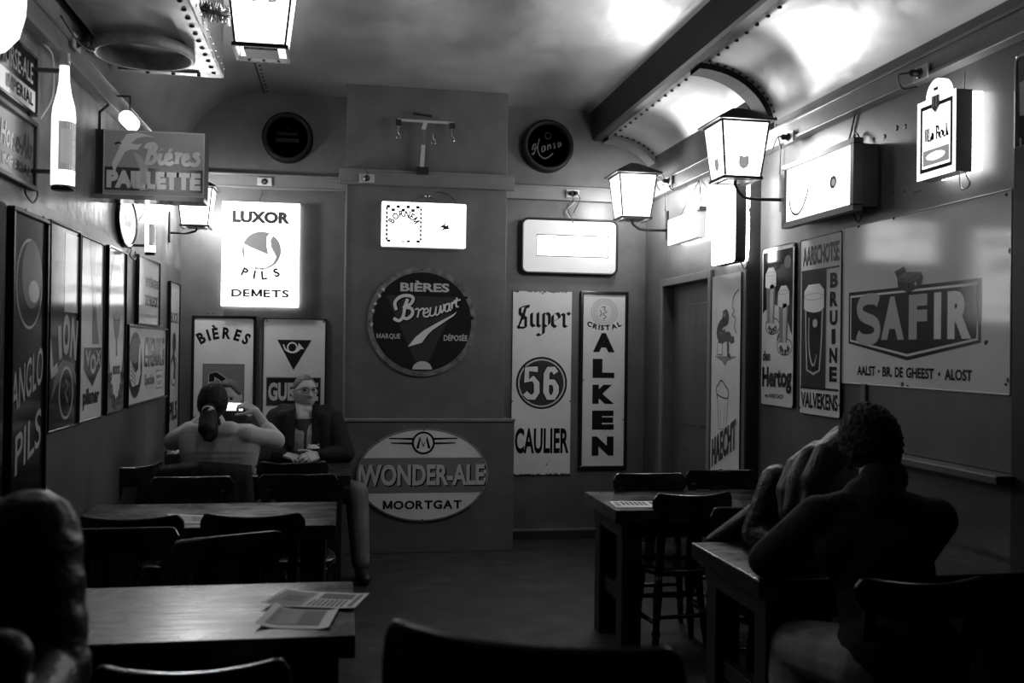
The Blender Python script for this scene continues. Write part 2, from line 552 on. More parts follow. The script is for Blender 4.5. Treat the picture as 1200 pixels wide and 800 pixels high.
    def arc(self, s, cx, cy, r, a0, a1, h, m, layer=2, bold=0.02, wid=1.0, ry=None):
        """letters along an arc; angles in degrees counter-clockwise from +x; a0 is the first letter; r, h in metres"""
        CX, CY = self.P(cx, cy); ry = ry or r; z = self.z(layer)
        ref = glyphs('H', bold)[2]; hh = ref[3] - ref[1]
        ws = []
        for ch in s:
            if ch == ' ': ws.append(0.35); continue
            g = glyphs(ch, bold)[2]; ws.append(g[2] - g[0] + 0.09)
        tot = sum(ws); acc = 0; down = a1 > a0       # bottom arcs run counter-clockwise
        for ch, w in zip(s, ws):
            t = (acc + w / 2) / tot; acc += w
            if ch == ' ': continue
            ang = math.radians(a0 + (a1 - a0) * t)
            vs, fs, (a, b, c, d) = glyphs(ch, bold)
            rot = ang + (math.pi / 2 if down else -math.pi / 2)
            px, py = CX + r * math.cos(ang), CY + ry * math.sin(ang)
            ca, sa = math.cos(rot), math.sin(rot); k = h / hh; out = []
            for (x, y) in vs:
                X = (x - (a + c) / 2) * k * wid; Y = (y - hh / 2) * k
                out.append((px + X * ca - Y * sa, py + X * sa + Y * ca, z))
            self.mb.add(out, fs, m)

    def rim(self, width, depth, m, name='frame', proud=0.0):
        """a raised frame just outside the plate"""
        b = MB(); w, h = self.w, self.h; zt = self.t + depth
        for lo, hi in (((-width, -width), (w + width, 0.0)), ((-width, h), (w + width, h + width)), ((-width, 0.0), (0.0, h)), ((w, 0.0), (w + width, h))):
            b.box((lo[0], lo[1], -self.off + 0.001), (hi[0], hi[1], zt), m)
        self.parts.append((name, b, 0.004)); return self

    def band(self, t, m, name='frame', depth=0.004):
        """a raised bead following the outline"""
        b = MB(); q = [Vector((*p, self.t)) for p in self.outline]
        n = len(q); c = Vector((self.w / 2, self.h / 2, 0)); pts = []
        b.tube([*q, q[0], q[1]], t, m, 6, False)
        self.parts.append((name, b, 0)); return self

    def screws(self, spots, m=None, r=0.007):
        for (fx, fy) in spots:
            b = MB(); x, y = self.P(fx, fy)
            b.lathe([(0.0001, 0.005), (r * 0.7, 0.0035), (r, -0.0005)], (x, y, self.t), m or M_IRON, 10)
            self.parts.append(('screw', b, 0))
        return self

    def part(self, name): b = MB(); self.parts.append((name, b, 0)); return b

    def done(self):
        o = self.mb.build(self.name, M=self.M, recalc=False)
        tag(o, self.label, self.cat, self.group)
        for nm, b, bev in self.parts: b.build(nm, parent=o, bevel=bev)
        self.o = o
        return o
# ================================================================== the setting
def struct(name, b, **k):
    o = b.build(name, **k); o['kind'] = 'structure'; return o


b = MB(); b.box((XL - 0.1, YREAR - 0.1, -0.1), (XR2 + 0.1, D + 0.1, 0.0), M_FLOOR); struct('floor', b)
b = MB(); b.box((XL - 0.1, YREAR, 0.0), (XL, D, 2.12), M_WALL); b.box((XL - 0.1, YREAR, 2.12), (XL, D, 2.95), M_WALL_UP)
struct('wall_left', b)
b = MB(); b.box((XL - 0.1, D, 0.0), (XR2 + 0.1, D + 0.1, 3.62), M_WALL); struct('wall_back', b)
b = MB(); b.box((XL - 0.1, YREAR - 0.1, 0.0), (XR2 + 0.1, YREAR, 3.62), M_DARKTONE); struct('wall_rear', b)
DY0, DY1, DZ = 6.40, 7.36, 2.05
b = MB()
b.box((XR, DY1, 0), (XR2 + 0.1, D, 3.25), M_WALL); b.box((XR, DY0, DZ), (XR2 + 0.1, DY1, 3.25), M_WALL)
b.box((XR, YSTEP, 0), (XR2 + 0.1, DY0, 3.25), M_WALL)
struct('wall_right_far', b)
b = MB(); b.box((XR2, YREAR, 0), (XR2 + 0.1, YSTEP, 2.95), M_WALL); struct('wall_right', b)
b = MB(); b.box((XR + 0.006, YSTEP - 0.012, 0.0), (XR2 - 0.001, YSTEP - 0.0005, 2.75), M_DARKTONE); struct('trim_step', b)
# door in its shallow reveal
b = MB(); b.box((XR + 0.075, DY0, 0.0), (XR + 0.115, DY1, DZ), M_DOOR)
for z0, z1 in ((0.15, 0.85), (1.0, 1.9)):
    b.box((XR + 0.068, DY0 + 0.22, z0), (XR + 0.076, DY1 - 0.16, z1), M_DOOR)
do = struct('door_1', b, bevel=0.003)
b = MB(); b.box((XR + 0.03, DY0 + 0.10, 1.0), (XR + 0.075, DY0 + 0.13, 1.03), M_IRON); b.box((XR + 0.03, DY0 + 0.10, 1.005), (XR + 0.045, DY0 + 0.22, 1.025), M_IRON)
b.build('door_handle', parent=do, bevel=0.003)
b = MB()
b.box((XR - 0.018, DY0 - 0.055, 0), (XR + 0.0, DY0 + 0.0, DZ + 0.055), M_RAIL); b.box((XR - 0.018, DY1, 0), (XR, DY1 + 0.055, DZ + 0.055), M_RAIL)
b.box((XR - 0.018, DY0, DZ), (XR, DY1, DZ + 0.055), M_RAIL); struct('trim_door', b, bevel=0.004)
# chimney breast and its lower panel
XC0, XC1 = at_y(404, 300, DB).x, at_y(593, 300, DB).x
b = MB(); b.box((XC0, DB, 0), (XC1, D, ZC), M_PANEL); b.box((XC0 + 0.002, DB - 0.006, 1.0), (XC0 + 0.014, DB, 2.78), M_RAIL); struct('wall_chimney', b, bevel=0.004)
XP0, XP1 = at_y(400, 560, DD).x, at_y(602, 560, DD).x
b = MB(); b.box((XP0, DD, 0), (XP1, D, 1.0), M_PANEL); b.box((XP0 - 0.005, DD - 0.012, 0.99), (XP1 + 0.006, DB, 1.012), M_RAIL); struct('wall_dado', b, bevel=0.004)

# ceiling: left cove, raised middle, clerestory side, right cove
def cove_l(n=14): return [(-0.63 - 0.60 * math.sin(math.pi / 2 * k / n), 2.90 + 0.62 * math.cos(math.pi / 2 * k / n)) for k in range(n + 1)][::-1]
CX0, CZ0, CA, CBH = 2.09, 3.28, 0.49, 0.40
def cove_r(n=14, inset=0.0): return [(CX0 + (CA - inset) * math.sin(math.pi / 2 * k / n), CZ0 - CBH + (CBH - inset) * math.cos(math.pi / 2 * k / n)) for k in range(n + 1)]
prof = [(x, z, M_CEIL) for x, z in cove_l()]
NX = 12
prof += [(-0.63 + (1.93 + 0.63) * k / NX, ZC, M_CEIL) for k in range(1, NX + 1)]
prof += [(1.99, ZC - 0.02, M_CEIL), (2.01, 3.285, M_DARKTONE), (2.03, 3.272, M_DARKTONE), (2.09, 3.272, M_DARKTONE)]  # clerestory side: its shade is put into the dark colour
prof += [(x, z, M_CEIL) for x, z in cove_r()]
b = MB(); NY = 44
ys = [YREAR + (D - YREAR) * k / NY for k in range(NY + 1)]
for i in range(len(prof) - 1):
    x0, z0, _ = prof[i]; x1, z1, mm = prof[i + 1]
    vs = []
    for y in ys: vs += [(x0, y, z0), (x1, y, z1)]
    b.add(vs, [(2 * k, 2 * k + 1, 2 * k + 3, 2 * k + 2) for k in range(NY)], mm, mm is M_CEIL)
me_c = struct('ceiling', b, recalc=False)
bm = bmesh.new(); bm.from_mesh(me_c.data); bmesh.ops.remove_doubles(bm, verts=bm.verts, dist=0.0004); bm.to_mesh(me_c.data); bm.free()
me_c['kind'] = 'structure'
rv = MB()
y = 0.4
while y < D:
    rv.ball((2.125, y, 3.268), (0.013, 0.013, 0.009), M_IRON, 8); y += 0.135
y = 5.2
while y < D:
    rv.ball((-0.60, y, 3.519), (0.010, 0.010, 0.007), M_IRON, 8); y += 0.10
rv.box((-0.632, 4.6, 3.514), (-0.622, D, 3.5205), M_DARKTONE)
rv.build('rivet', parent=me_c)
# ribs under the right cove
def rib(y0, y1, m, name):
    b = MB(); pr = cove_r(16); pi = cove_r(16, 0.035)
    for (a, a2), (c, c2) in zip(zip(pr, pi), zip(pr[1:], pi[1:])):
        for k in (0,):
            q = [(a[0], y0, a[1]), (c[0], y0, c[1]), (c2[0], y0, c2[1]), (a2[0], y0, a2[1]), (a[0], y1, a[1]), (c[0], y1, c[1]), (c2[0], y1, c2[1]), (a2[0], y1, a2[1])]
            b.add(q, [(0, 1, 2, 3), (7, 6, 5, 4), (2, 6, 7, 3)], m, False)
    for k in range(1, 15, 1):
        p = cove_r(15, 0.004)[k]; b.ball((p[0], y0 - 0.03, p[1]), 0.011, M_IRON, 8)
    struct(name, b)
rib(5.60, 5.76, M_BLACKMAT, 'trim_rib_near')
rib(7.64, 7.82, M_RAIL, 'trim_rib_far')

# picture rail
RZ0, RZ1 = 2.768, 2.872
def rail(name, lo, hi, ax):
    b = MB(); b.box(lo, hi, M_RAIL)
    lo2, hi2 = list(lo), list(hi); k = 1 - ax
    # slim beads along the upper and lower edges
    c = 1 if name in ('trim_rail_left',) else -1
    for z0, z1 in ((RZ1 - 0.012, RZ1 + 0.004), (RZ0 - 0.004, RZ0 + 0.012)):
        l3, h3 = list(lo), list(hi); l3[2], h3[2] = z0, z1
        if c > 0: h3[k] += 0.012
        else: l3[k] -= 0.012
        b.box(l3, h3, M_RAIL)
    struct(name, b, bevel=0.003)
rail('trim_rail_left', (XL, YREAR, RZ0), (XL + 0.045, D, RZ1), 1)
rail('trim_rail_back_left', (XL + 0.045, D - 0.05, RZ0), (XC0, D, RZ1), 0)
rail('trim_rail_chimney', (XC0 - 0.05, DB - 0.055, RZ0), (XC1 + 0.05, DB, RZ1), 0)
rail('trim_rail_back_right', (XC1, D - 0.05, RZ0), (XR, D, RZ1), 0)
rail('trim_rail_right_far', (XR - 0.045, YSTEP, RZ0), (XR, D - 0.05, RZ1), 1)
rail('trim_rail_right', (XR2 - 0.055, YREAR, RZ0), (XR2, YSTEP, RZ1), 1)
b = MB(); b.box((XP1, D - 0.02, 0), (XR, D, 0.07), M_DARKTONE); b.box((XP1, D - 0.022, 0.07), (XR, D, 0.085), M_RAIL); struct('baseboard_back', b)
b = MB(); b.box((XL, YREAR, 0), (XL + 0.02, D, 0.09), M_DARKTONE); struct('baseboard_left', b)
b = MB(); b.box((XR2 - 0.02, YREAR, 0), (XR2, YSTEP, 0.09), M_DARKTONE); struct('baseboard_right', b)

# boarded panel with a sill on the right wall, and a dark upright strip beside it
ya, yb = at_x(1018, 500, XR2).y, at_x(1192, 500, XR2).y
b = MB()
b.box((XR2 - 0.012, yb, 1.09), (XR2, ya, 1.40), M_PANEL)
b.box((XR2 - 0.028, ya - 0.012, 1.09), (XR2, ya + 0.035, 1.40), M_PANEL)
b.box((XR2 - 0.028, yb - 0.05, 1.09), (XR2, yb, 1.40), M_DARKTONE)
struct('trim_panel', b, bevel=0.004)
b = MB(); b.box((XR2 - 0.11, yb - 0.03, 1.055), (XR2, ya + 0.15, 1.088), M_PANEL); struct('trim_sill', b, bevel=0.005)
yp = at_x(1190, 350, XR2).y
b = MB(); b.box((XR2 - 0.03, yp - 0.16, 0.0), (XR2, yp - 0.02, 2.35), M_DARKTONE); struct('trim_dark_strip', b, bevel=0.004)

# lowered duct box under the left ceiling with its round opening
root = empty('duct_box', (-0.95, 5.47, 3.0), label='lowered riveted metal duct box with a round opening under the left ceiling', cat='duct')
b = MB(); sx0, sx1, sy0, sy1 = XL + 0.05, -0.655, 3.0, 5.47
oy, ox, orad = 5.02, -0.975, 0.225
# underside with a round hole
N = 40; circ = [(ox + orad * math.cos(2 * math.pi * k / N), oy + orad * math.sin(2 * math.pi * k / N)) for k in range(N)]
loops = [[Vector((sx0, sy0, 0)), Vector((sx1, sy0, 0)), Vector((sx1, sy1, 0)), Vector((sx0, sy1, 0))], [Vector((x, y, 0)) for x, y in circ]]
flat = [p for l in loops for p in l]
b.add([(p.x, p.y, 3.0) for p in flat], [tuple(t) for t in tessellate_polygon(loops)], M_SOFFIT)
b.add([(sx1, sy0, 3.0), (sx1, sy1, 3.0), (sx1, sy1, ZC), (sx1, sy0, ZC)], [(0, 1, 2, 3)], M_SOFFIT)
b.add([(sx0, sy1, 3.0), (sx1, sy1, 3.0), (sx1, sy1, ZC), (sx0, sy1, ZC)], [(0, 1, 2, 3)], M_SOFFIT)
off = Vector((-0.95, 5.47, 3.0))
def sh(b, o=off):
    b.v = [tuple(Vector(v) - o) for v in b.v]; return b
sh(b).build('casing', parent=root)
b = MB(); b.lathe([(orad + 0.012, 0.02), (orad + 0.016, -0.05), (orad + 0.004, -0.056), (orad - 0.012, -0.05), (orad - 0.012, 0.16), (0.001, 0.16)], (ox, oy, 3.0), M_SOFFIT, 44)
sh(b).build('duct_ring', parent=root)
b = MB(); b.box((sx1 - 0.105, sy0, 2.988), (sx1 + 0.004, sy1 + 0.004, 3.0), M_SOFFIT); b.box((sx0, sy1 - 0.05, 2.990), (sx1, sy1 + 0.004, 3.0), M_SOFFIT); b.box((sx1, sy0, 2.988), (sx1 + 0.008, sy1 + 0.004, 3.05), M_SOFFIT)
sh(b).build('flange', parent=root)
b = MB(); y = 3.4
while y < sy1:
    b.ball((sx1 - 0.035, y, 2.988), (0.013, 0.013, 0.008), M_IRON, 8); b.ball((sx1 + 0.010, y + 0.05, 3.025), (0.006, 0.010, 0.010), M_STEEL, 8); y += 0.11
for k in range(3): b.ball((sx1 - 0.12 - 0.13 * k, sy1 - 0.02, 2.989), (0.012, 0.012, 0.007), M_IRON, 8)
sh(b).build('rivet', parent=root)

# old screw holes and marks left on the right wall
wr_ = bpy.data.objects['wall_right']
b = MB()
for (px, py, r) in ((1011, 164, .008), (1024, 163, .010), (1037, 160, .012), (1051, 150, .014), (1061, 148, .013), (1047, 225, .006), (1060, 224, .006)):
    p = at_x(px, py, XR2); b.lathe([(0.0005, -0.0012), (r, -0.0010), (r * 0.9, 0.0)], p, M_DARKTONE, 9, axis='X')
p, q = at_x(1070, 226, XR2), at_x(1080, 223, XR2); b.bar(p, q, 0.004, 0.003, M_DARKTONE)
b.build('wall_mark', parent=wr_)
# ================================================================== lamps
M_PANE = lantern_glass('lantern_glass', G_LANTERN)
M_PANE2 = glow('lit_glass', G_BOX)
M_STRONG = glow('strong_lit_glass', 9.0)
M_BOTTLE = glow('lit_bottle', G_BOTTLE)
M_LUX = glow('lit_white_panel', 2.4)
M_BACK = glow('added_back_glow', 14.0)  # for slabs added behind lit boxes to brighten the wall
M_SOFT = glow('soft_lit_panel', 0.22, 0.55)
M_TINT = glow('printed_lit_grey', 0.20, 0.3)
M_TINT3 = glow('printed_lit_grey_disc', 0.16, 0.12)
M_BORN = glow('lit_box_panel', 2.5)
M_TINT2 = glow('printed_lit_pale', 0.28, 0.3)


def frustum(b, c, z0, w0, z1, w1, m, only=None):
    pts = []
    for z, w in ((z0, w0), (z1, w1)):
        for i, j in ((-1, -1), (1, -1), (1, 1), (-1, 1)): pts.append((c[0] + i * w / 2, c[1] + j * w / 2, c[2] + z))
    fs = [(0, 1, 5, 4), (1, 2, 6, 5), (2, 3, 7, 6), (3, 0, 4, 7)]
    b.add(pts, fs, m)
    return pts


def lantern(loc, s, label, plate=None, emblem=False, mouth=None, cordto=None, power=None):
    """loc: bottom centre. plate: point on the wall that the arm reaches."""
    loc = Vector(loc)
    root = empty('wall_lantern', loc, label=label, cat='lantern', group='lit tapered lanterns')
    w0, w1, h = 0.215 * s, 0.285 * s, 0.31 * s
    c = (0, 0, 0)
    P0 = [(i * w0 / 2, j * w0 / 2, 0.02 * s) for i, j in ((-1, -1), (1, -1), (1, 1), (-1, 1))]
    P1 = [(i * w1 / 2, j * w1 / 2, 0.02 * s + h) for i, j in ((-1, -1), (1, -1), (1, 1), (-1, 1))]
    for k in range(4):
        k2 = (k + 1) % 4
        b = MB(); b.add([P0[k], P0[k2], P1[k2], P1[k]], [(0, 1, 2, 3)], M_PANE); b.build('pane', parent=root)
    b = MB()
    for k in range(4):
        b.bar(P0[k], P1[k], 0.010 * s, 0.010 * s, M_IRON)
        b.bar(P1[k], P1[(k + 1) % 4], 0.012 * s, 0.014 * s, M_IRON)
    b.build('frame', parent=root)
    b = MB()     # bottom tray: a frame with a grid, plus a solid plate added to block downward light
    for k in range(4):
        a, d = Vector(P0[k]) * 1.06, Vector(P0[(k + 1) % 4]) * 1.06
        a.z = d.z = 0.008 * s; b.bar(a, d, 0.014 * s, 0.018 * s, M_IRON)
    for t in (-0.3, 0.0, 0.3):
        b.bar((t * w0, -w0 / 2, 0.008 * s), (t * w0, w0 / 2, 0.008 * s), 0.010 * s, 0.006 * s, M_IRON)
    b.box((-w0 * 0.34, -w0 * 0.34, 0.0), (w0 * 0.34, w0 * 0.34, 0.012 * s), M_IRON)
    b.build('base_grid_plate', parent=root)
    bulb(root, (0, 0, 0.02 * s + h * 0.55), power if power else P_LANTERN * s * s)
    b = MB(); zt = 0.02 * s + h; ov = w1 * 0.62
    frustum(b, c, zt + 0.003, ov * 2, zt + 0.012 * s, ov * 2, M_BLACKMAT); frustum(b, c, zt + 0.012 * s, ov * 2, zt + 0.098 * s, 0.06 * s, M_BLACKMAT)
    b.add([(-ov, -ov, zt + 0.003), (ov, -ov, zt + 0.003), (ov, ov, zt + 0.003), (-ov, ov, zt + 0.003)], [(3, 2, 1, 0)], M_BLACKMAT)
    q = 0.03 * s; b.add([(-q, -q, zt + 0.098 * s), (q, -q, zt + 0.098 * s), (q, q, zt + 0.098 * s), (-q, q, zt + 0.098 * s)], [(0, 1, 2, 3)], M_BLACKMAT)
    b.build('roof', parent=root)
    if emblem:
        for face in (0, 1):
            b = MB()
            sh_ = [(-0.030, 0.036), (-0.012, 0.036), (0, 0.030), (0.012, 0.036), (0.030, 0.036), (0.030, -0.008), (0.022, -0.026), (0, -0.038), (-0.022, -0.026), (-0.030, -0.008)]
            k1, k2 = (0, 1) if face == 0 else (3, 0)
            e = (Vector(P0[k2]) - Vector(P0[k1])).normalized(); up = ((Vector(P1[k1]) + Vector(P1[k2])) / 2 - (Vector(P0[k1]) + Vector(P0[k2])) / 2).normalized()
            n = e.cross(up).normalized()
            o0 = (Vector(P0[k1]) + Vector(P0[k2])) / 2 + up * 0.075
            for lay, sc_, m in ((0.002, 1.0, M_TINT), (0.003, 0.72, M_PANE2)):
                vs = [o0 + e * x * sc_ + up * y * sc_ + n * lay for x, y in sh_]
                if lay == 0.003:
                    for dx in (-0.009, 0.009):
                        for dy in (0.006, 0.022, -0.012):
                            cc = [o0 + e * (dx + 0.008 * math.cos(a)) + up * (dy + 0.008 * math.sin(a)) + n * 0.003 for a in [k * math.pi / 5 for k in range(10)]]
                            b.add(cc, [tuple(range(10))], M_TINT2)
                else: b.add(vs, [tuple(range(10))], m)
            b.build('emblem', parent=root)
    if plate is not None:
        pl = Vector(plate) - loc; d = Vector((pl.x, pl.y, 0)).normalized()
        b = MB(); drop = 0.06 * s
        zz = pl.z
        path = catmull([(0, 0, 0.01 * s), (0, 0, -0.02 * s), d * 0.035 * s + Vector((0, 0, zz * 0.75)), d * 0.09 * s + Vector((0, 0, zz)), Vector((pl.x, pl.y, zz))], 5)
        b.tube(path, 0.010 * s, M_IRON, 8); b.build('arm', parent=root)
        b = MB(); sd = Vector((-d.y, d.x, 0)) * 0.022
        t = d * -0.012
        lo, hi = pl - sd + t, pl + sd
        x0, x1 = min(lo.x, hi.x), max(lo.x, hi.x); y0, y1 = min(lo.y, hi.y), max(lo.y, hi.y)
        b.box((x0, y0, pl.z - 0.07), (x1, y1, pl.z + 0.15), M_IRON); b.build('wall_plate', parent=root, bevel=0.002)
        if cordto is not None:
            ct = Vector(cordto) - loc
            b = MB(); b.tube(catmull([pl + Vector((0, 0, 0.15)) - d * 0.02, pl + Vector((0, -0.03, 0.35)) - d * 0.03, ct + Vector((0, -0.06, -0.08)) - d * 0.02, ct - d * 0.01], 6), 0.004, M_CORD, 6); b.build('cord', parent=root)
    return root


p1 = at_y(862, 213, 5.47)
lantern(p1, 1.0, 'large lit lantern with a shield on its glass, on the right wall nearest the camera', plate=(XR2 - 0.002, 5.47, p1.z - 0.095), emblem=True, cordto=(XR2 - 0.06, at_x(925, 161, XR2).y, at_x(925, 161, XR2).z))
p2 = at_y(741, 258, 7.30)
lantern(p2, 1.02, 'lit lantern by the far right corner, near the door', plate=(XR - 0.002, 7.30, p2.z - 0.07), cordto=(XR - 0.05, 7.05, 2.82))
p3 = at_y(230, 267, 7.30)
lantern(p3, 0.84, 'small lit lantern on the left wall under the hanging box sign', plate=(XL + 0.002, 7.30, p3.z - 0.04), power=55.0)
p4 = at_y(307, 64, 4.62)
r4 = lantern(p4, 1.02, 'lit lantern hanging high beside the riveted duct box', power=20.0)
# its side arm is wound with tinsel
b = MB(); q0 = Vector((-0.655, 4.62, at_y(270, 13, 4.62).z)) - p4
q1 = Vector((-0.14, 0, q0.z - 0.02))
b.tube([q0, q1], 0.012, M_IRON, 8); b.build('arm', parent=r4)
b = MB()
for k in range(260):
    t = random.random(); a = random.random() * 6.283; rr = 0.03 + random.random() * 0.02
    c0 = q0.lerp(q1, t); e = c0 + Vector((random.uniform(-0.012, 0.012), rr * math.cos(a), rr * math.sin(a)))
    b.bar(c0, e, 0.0035, 0.0012, M_STEEL if k % 2 else M_IRON)
tag(b.build('tinsel', parent=r4), kind='stuff')
b = MB()
tx = MB()
for (i, ch) in enumerate('UB'):
    vs, fs, bb = glyphs(ch, 0.03)
    w1 = 0.285 * 1.12
    tx.add([(-0.055 + i * 0.085 + x * 0.075, -0.133 - 0.0 - (0.0), 0.20 + y * 0.075) for x, y in vs], fs, M_TINT2)
tx.build('lettering', parent=r4)

# round glowing globe at the upper left edge of the view
pg = at_d(-28, -8, 3.1)
root = empty('globe_lamp', pg, label='round glowing globe lamp high on the left wall nearest the camera', cat='lamp')
b = MB(); prof = [(0.001, -0.19), (0.05, -0.185), (0.09, -0.165), (0.125, -0.12), (0.142, -0.05), (0.145, 0.02), (0.13, 0.09), (0.09, 0.15), (0.05, 0.175)]
b.lathe(prof, (0, 0, 0), M_BOTTLE, 28); b.build('globe', parent=root)
b = MB(); b.lathe([(0.055, 0.165), (0.06, 0.20), (0.03, 0.22), (0.001, 0.22)], (0, 0, 0), M_IRON, 20)
b.tube(catmull([(0, 0, 0.21), (-0.04, 0, 0.25), (XL - pg.x, 0, 0.24)], 5), 0.010, M_IRON, 8); b.build('bracket', parent=root)


def bottle(px, ytop, ybot, x, label, k=1.0, gl=None):
    gl = gl or M_BOTTLE
    a, c = at_x(px, ytop, x), at_x(px, ybot, x)
    H = a.z - c.z; R = H * 0.098 * k
    root = empty('bottle_lamp', (x, a.y, c.z), label=label, cat='lamp', group='bottle shaped lamps')
    b = MB(); pr = [(R * 0.93, 0.0), (R, 0.012), (R, 0.30), (R * 1.0, 0.52), (R * 0.9, 0.60), (R * 0.6, 0.70), (R * 0.45, 0.78), (R * 0.40, 0.90)]
    b.lathe([(r, z * H if z > 0.02 else z) for r, z in pr], (0, 0, 0), gl, 26); b.build('bottle', parent=root)
    b = MB(); b.lathe([(R * 0.43, 0.90 * H), (R * 0.50, 0.905 * H), (R * 0.50, 0.94 * H), (R * 0.44, 0.945 * H), (R * 0.46, 0.99 * H), (R * 0.40, 1.0 * H), (0.001, 1.0 * H)], (0, 0, 0), M_LIGHT, 22); b.build('cap', parent=root)
    b = MB(); b.lathe([(R * 0.9, -0.012), (R * 0.98, -0.008), (R * 0.98, 0.006), (0.001, 0.006)], (0, 0, 0), M_IRON, 22); b.build('base', parent=root)
    b = MB(); n = 9
    for (z0, z1, r0, a0, a1, m) in ((0.12, 0.48, 1.006, -100, 20, M_TINT), (0.17, 0.42, 1.012, -88, -20, M_TINT2)):
        vs = []
        for kk in range(n + 1):
            aa = math.radians(a0 + (a1 - a0) * kk / n); vs += [(R * r0 * math.cos(aa), R * r0 * math.sin(aa), z0 * H), (R * r0 * math.cos(aa), R * r0 * math.sin(aa), z1 * H)]
        b.add(vs, [(2 * i, 2 * i + 2, 2 * i + 3, 2 * i + 1) for i in range(n)], m, True)
    b.build('paper_label', parent=root)
    b = MB(); wx = XL - x
    b.box((wx, -0.015, 0.06 * H), (wx + 0.008, 0.015, 0.9 * H), M_IRON)
    for z in (0.1 * H, 0.85 * H): b.box((wx, -0.010, z), (-R * 0.35, 0.010, z + 0.014), M_IRON)
    b.build('bracket', parent=root)
    b = MB(); b.tube(catmull([(wx + 0.012, -0.02, 0.05 * H), (wx + 0.012, -0.07, -0.06 * H), (wx + 0.02, 0.0, -0.12 * H), (wx + 0.02, 0.06, -0.05 * H), (wx + 0.02, 0.03, 0.03 * H)], 6), 0.004, M_CORD, 6); b.build('cord', parent=root); b = MB()
    b.tube(catmull([(0, 0, H), (wx + 0.03, 0.08, H * 1.10), (wx + 0.04, 0.16, H * 1.05), (wx + 0.04, 0.17, H * 0.75), (wx + 0.01, 0.12, H * 0.55)], 6), 0.004, M_CORDW, 6)
    b.build('cord', parent=root)
    return root


bottle(76, 62, 221, -1.10, 'lit bottle lamp hanging on the left wall beside two small framed signs', 0.84)
bottle(177, 226, 297, -1.12, 'lit bottle lamp on the left wall between the oval sign and the small lantern', 0.85, M_STRONG)
# small drum lamp above the hanging box sign
pd = at_x(152, 142, -1.12)
root = empty('drum_lamp', pd, label='small white drum lamp on the left rail behind the hanging box sign', cat='lamp')
b = MB(); b.lathe([(0.001, -0.10), (0.036, -0.08), (0.04, -0.075), (0.04, 0.06), (0.03, 0.065)], (0, 0, 0), M_BOTTLE, 22, axis='Y'); b.build('shade', parent=root)
b = MB(); b.tube([(0, 0, 0.05), (0, 0, 0.13), (-0.09, 0, 0.13)], 0.006, M_IRON, 8); b.build('bracket', parent=root)

# ================================================================== lit signs
# white swan sign, back wall
S = Sign('lit_sign', 'B', (259.6, 236, 359, 351, 238, 360), thick=0.09, off=0.02, face=M_LUX, side=M_SOFT, round_=0.008,
         label='lit white sign with a swan in a circle on the back wall', cat='lit sign')
S.text('LUXOR', 0.13, 0.085, 0.87, 0.20, M_DARK, 2, 0.06)
S.circ(0.51, 0.46, 0.250, M_TINT3, 1)
S.poly([(0.28, 0.40), (0.36, 0.43), (0.50, 0.47), (0.60, 0.50), (0.575, 0.42), (0.575, 0.33), (0.62, 0.29), (0.66, 0.31), (0.62, 0.36), (0.63, 0.42), (0.70, 0.52), (0.66, 0.58), (0.56, 0.625), (0.40, 0.62), (0.30, 0.57)], M_LUX, 2)
S.stroke([(0.36, 0.615), (0.42, 0.64), (0.50, 0.63), (0.52, 0.645), (0.60, 0.62), (0.66, 0.60)], 0.010, M_TINT, 3)
S.arc('PILS', 0.50, 0.32, 0.30, 238, 302, 0.068, M_DARK, 2, 0.05)
S.text('DEMETS', 0.13, 0.832, 0.87, 0.908, M_DARK, 2, 0.035)
b = S.part('back_glow'); b.box((0.015, 0.015, -0.018), (S.w - 0.015, S.h - 0.015, -0.002), M_BACK)  # glowing slab added behind the sign for the halo around it
b = S.part('hook'); b.tube([(S.w * 0.47, S.h, 0.03), (S.w * 0.47, S.h + 0.03, 0.02), (S.w * 0.50, S.h + 0.09, 0.005), (S.w * 0.46, S.h + 0.13, 0.0)], 0.003, M_IRON, 6)
S.done()

# chequered calendar style lit box, chimney breast
S = Sign('lit_sign', 'C', (447, 236, 289, 546, 239, 290.5), thick=0.08, off=0.015, face=M_BORN, side=M_SOFT, round_=0.012,
         label='lit white box with a chequered arch on the chimney breast', cat='lit sign')
for k in range(7):
    for j in (0, 1):
        if (k + j) % 2 == 0:
            S.rect(0.055 + k * 0.058 + 0.002, 0.075 + j * 0.075, 0.055 + k * 0.058 + 0.044, 0.075 + j * 0.075 + 0.065, M_DEEP)
for k in range(8):
    S.rect(0.050, 0.13 + k * 0.095, 0.074, 0.13 + k * 0.095 + 0.062, M_DEEP); S.rect(0.450, 0.13 + k * 0.095, 0.474, 0.13 + k * 0.095 + 0.055, M_DEEP)
for k in (0, 3, 4, 6): S.rect(0.065 + k * 0.058, 0.845, 0.065 + k * 0.058 + 0.042, 0.90, M_DEEP)
S.rect(0.205, 0.75, 0.245, 0.83, M_DEEP); S.rect(0.285, 0.75, 0.325, 0.83, M_DEEP)
S.circ(0.262, 0.56, 0.165, M_BORN, 2)
S.arc('BORNEM', 0.262, 0.58, 0.108, 160, 20, 0.050, M_BLACKMAT, 5, 0.035, wid=0.85)
S.ring(0.262, 0.60, 0.075, 0.14, 0.003, M_TINT2, 3)
star = []
for k in range(14):
    a = math.pi * 2 * k / 14 + 0.3; r = (0.072, 0.030)[k % 2] * (1.0 + 0.5 * math.sin(k * 2.1)); star.append((0.745 + r * math.cos(a), 0.53 + r * 1.6 * math.sin(a)))
S.poly(star, M_DARK, 1)
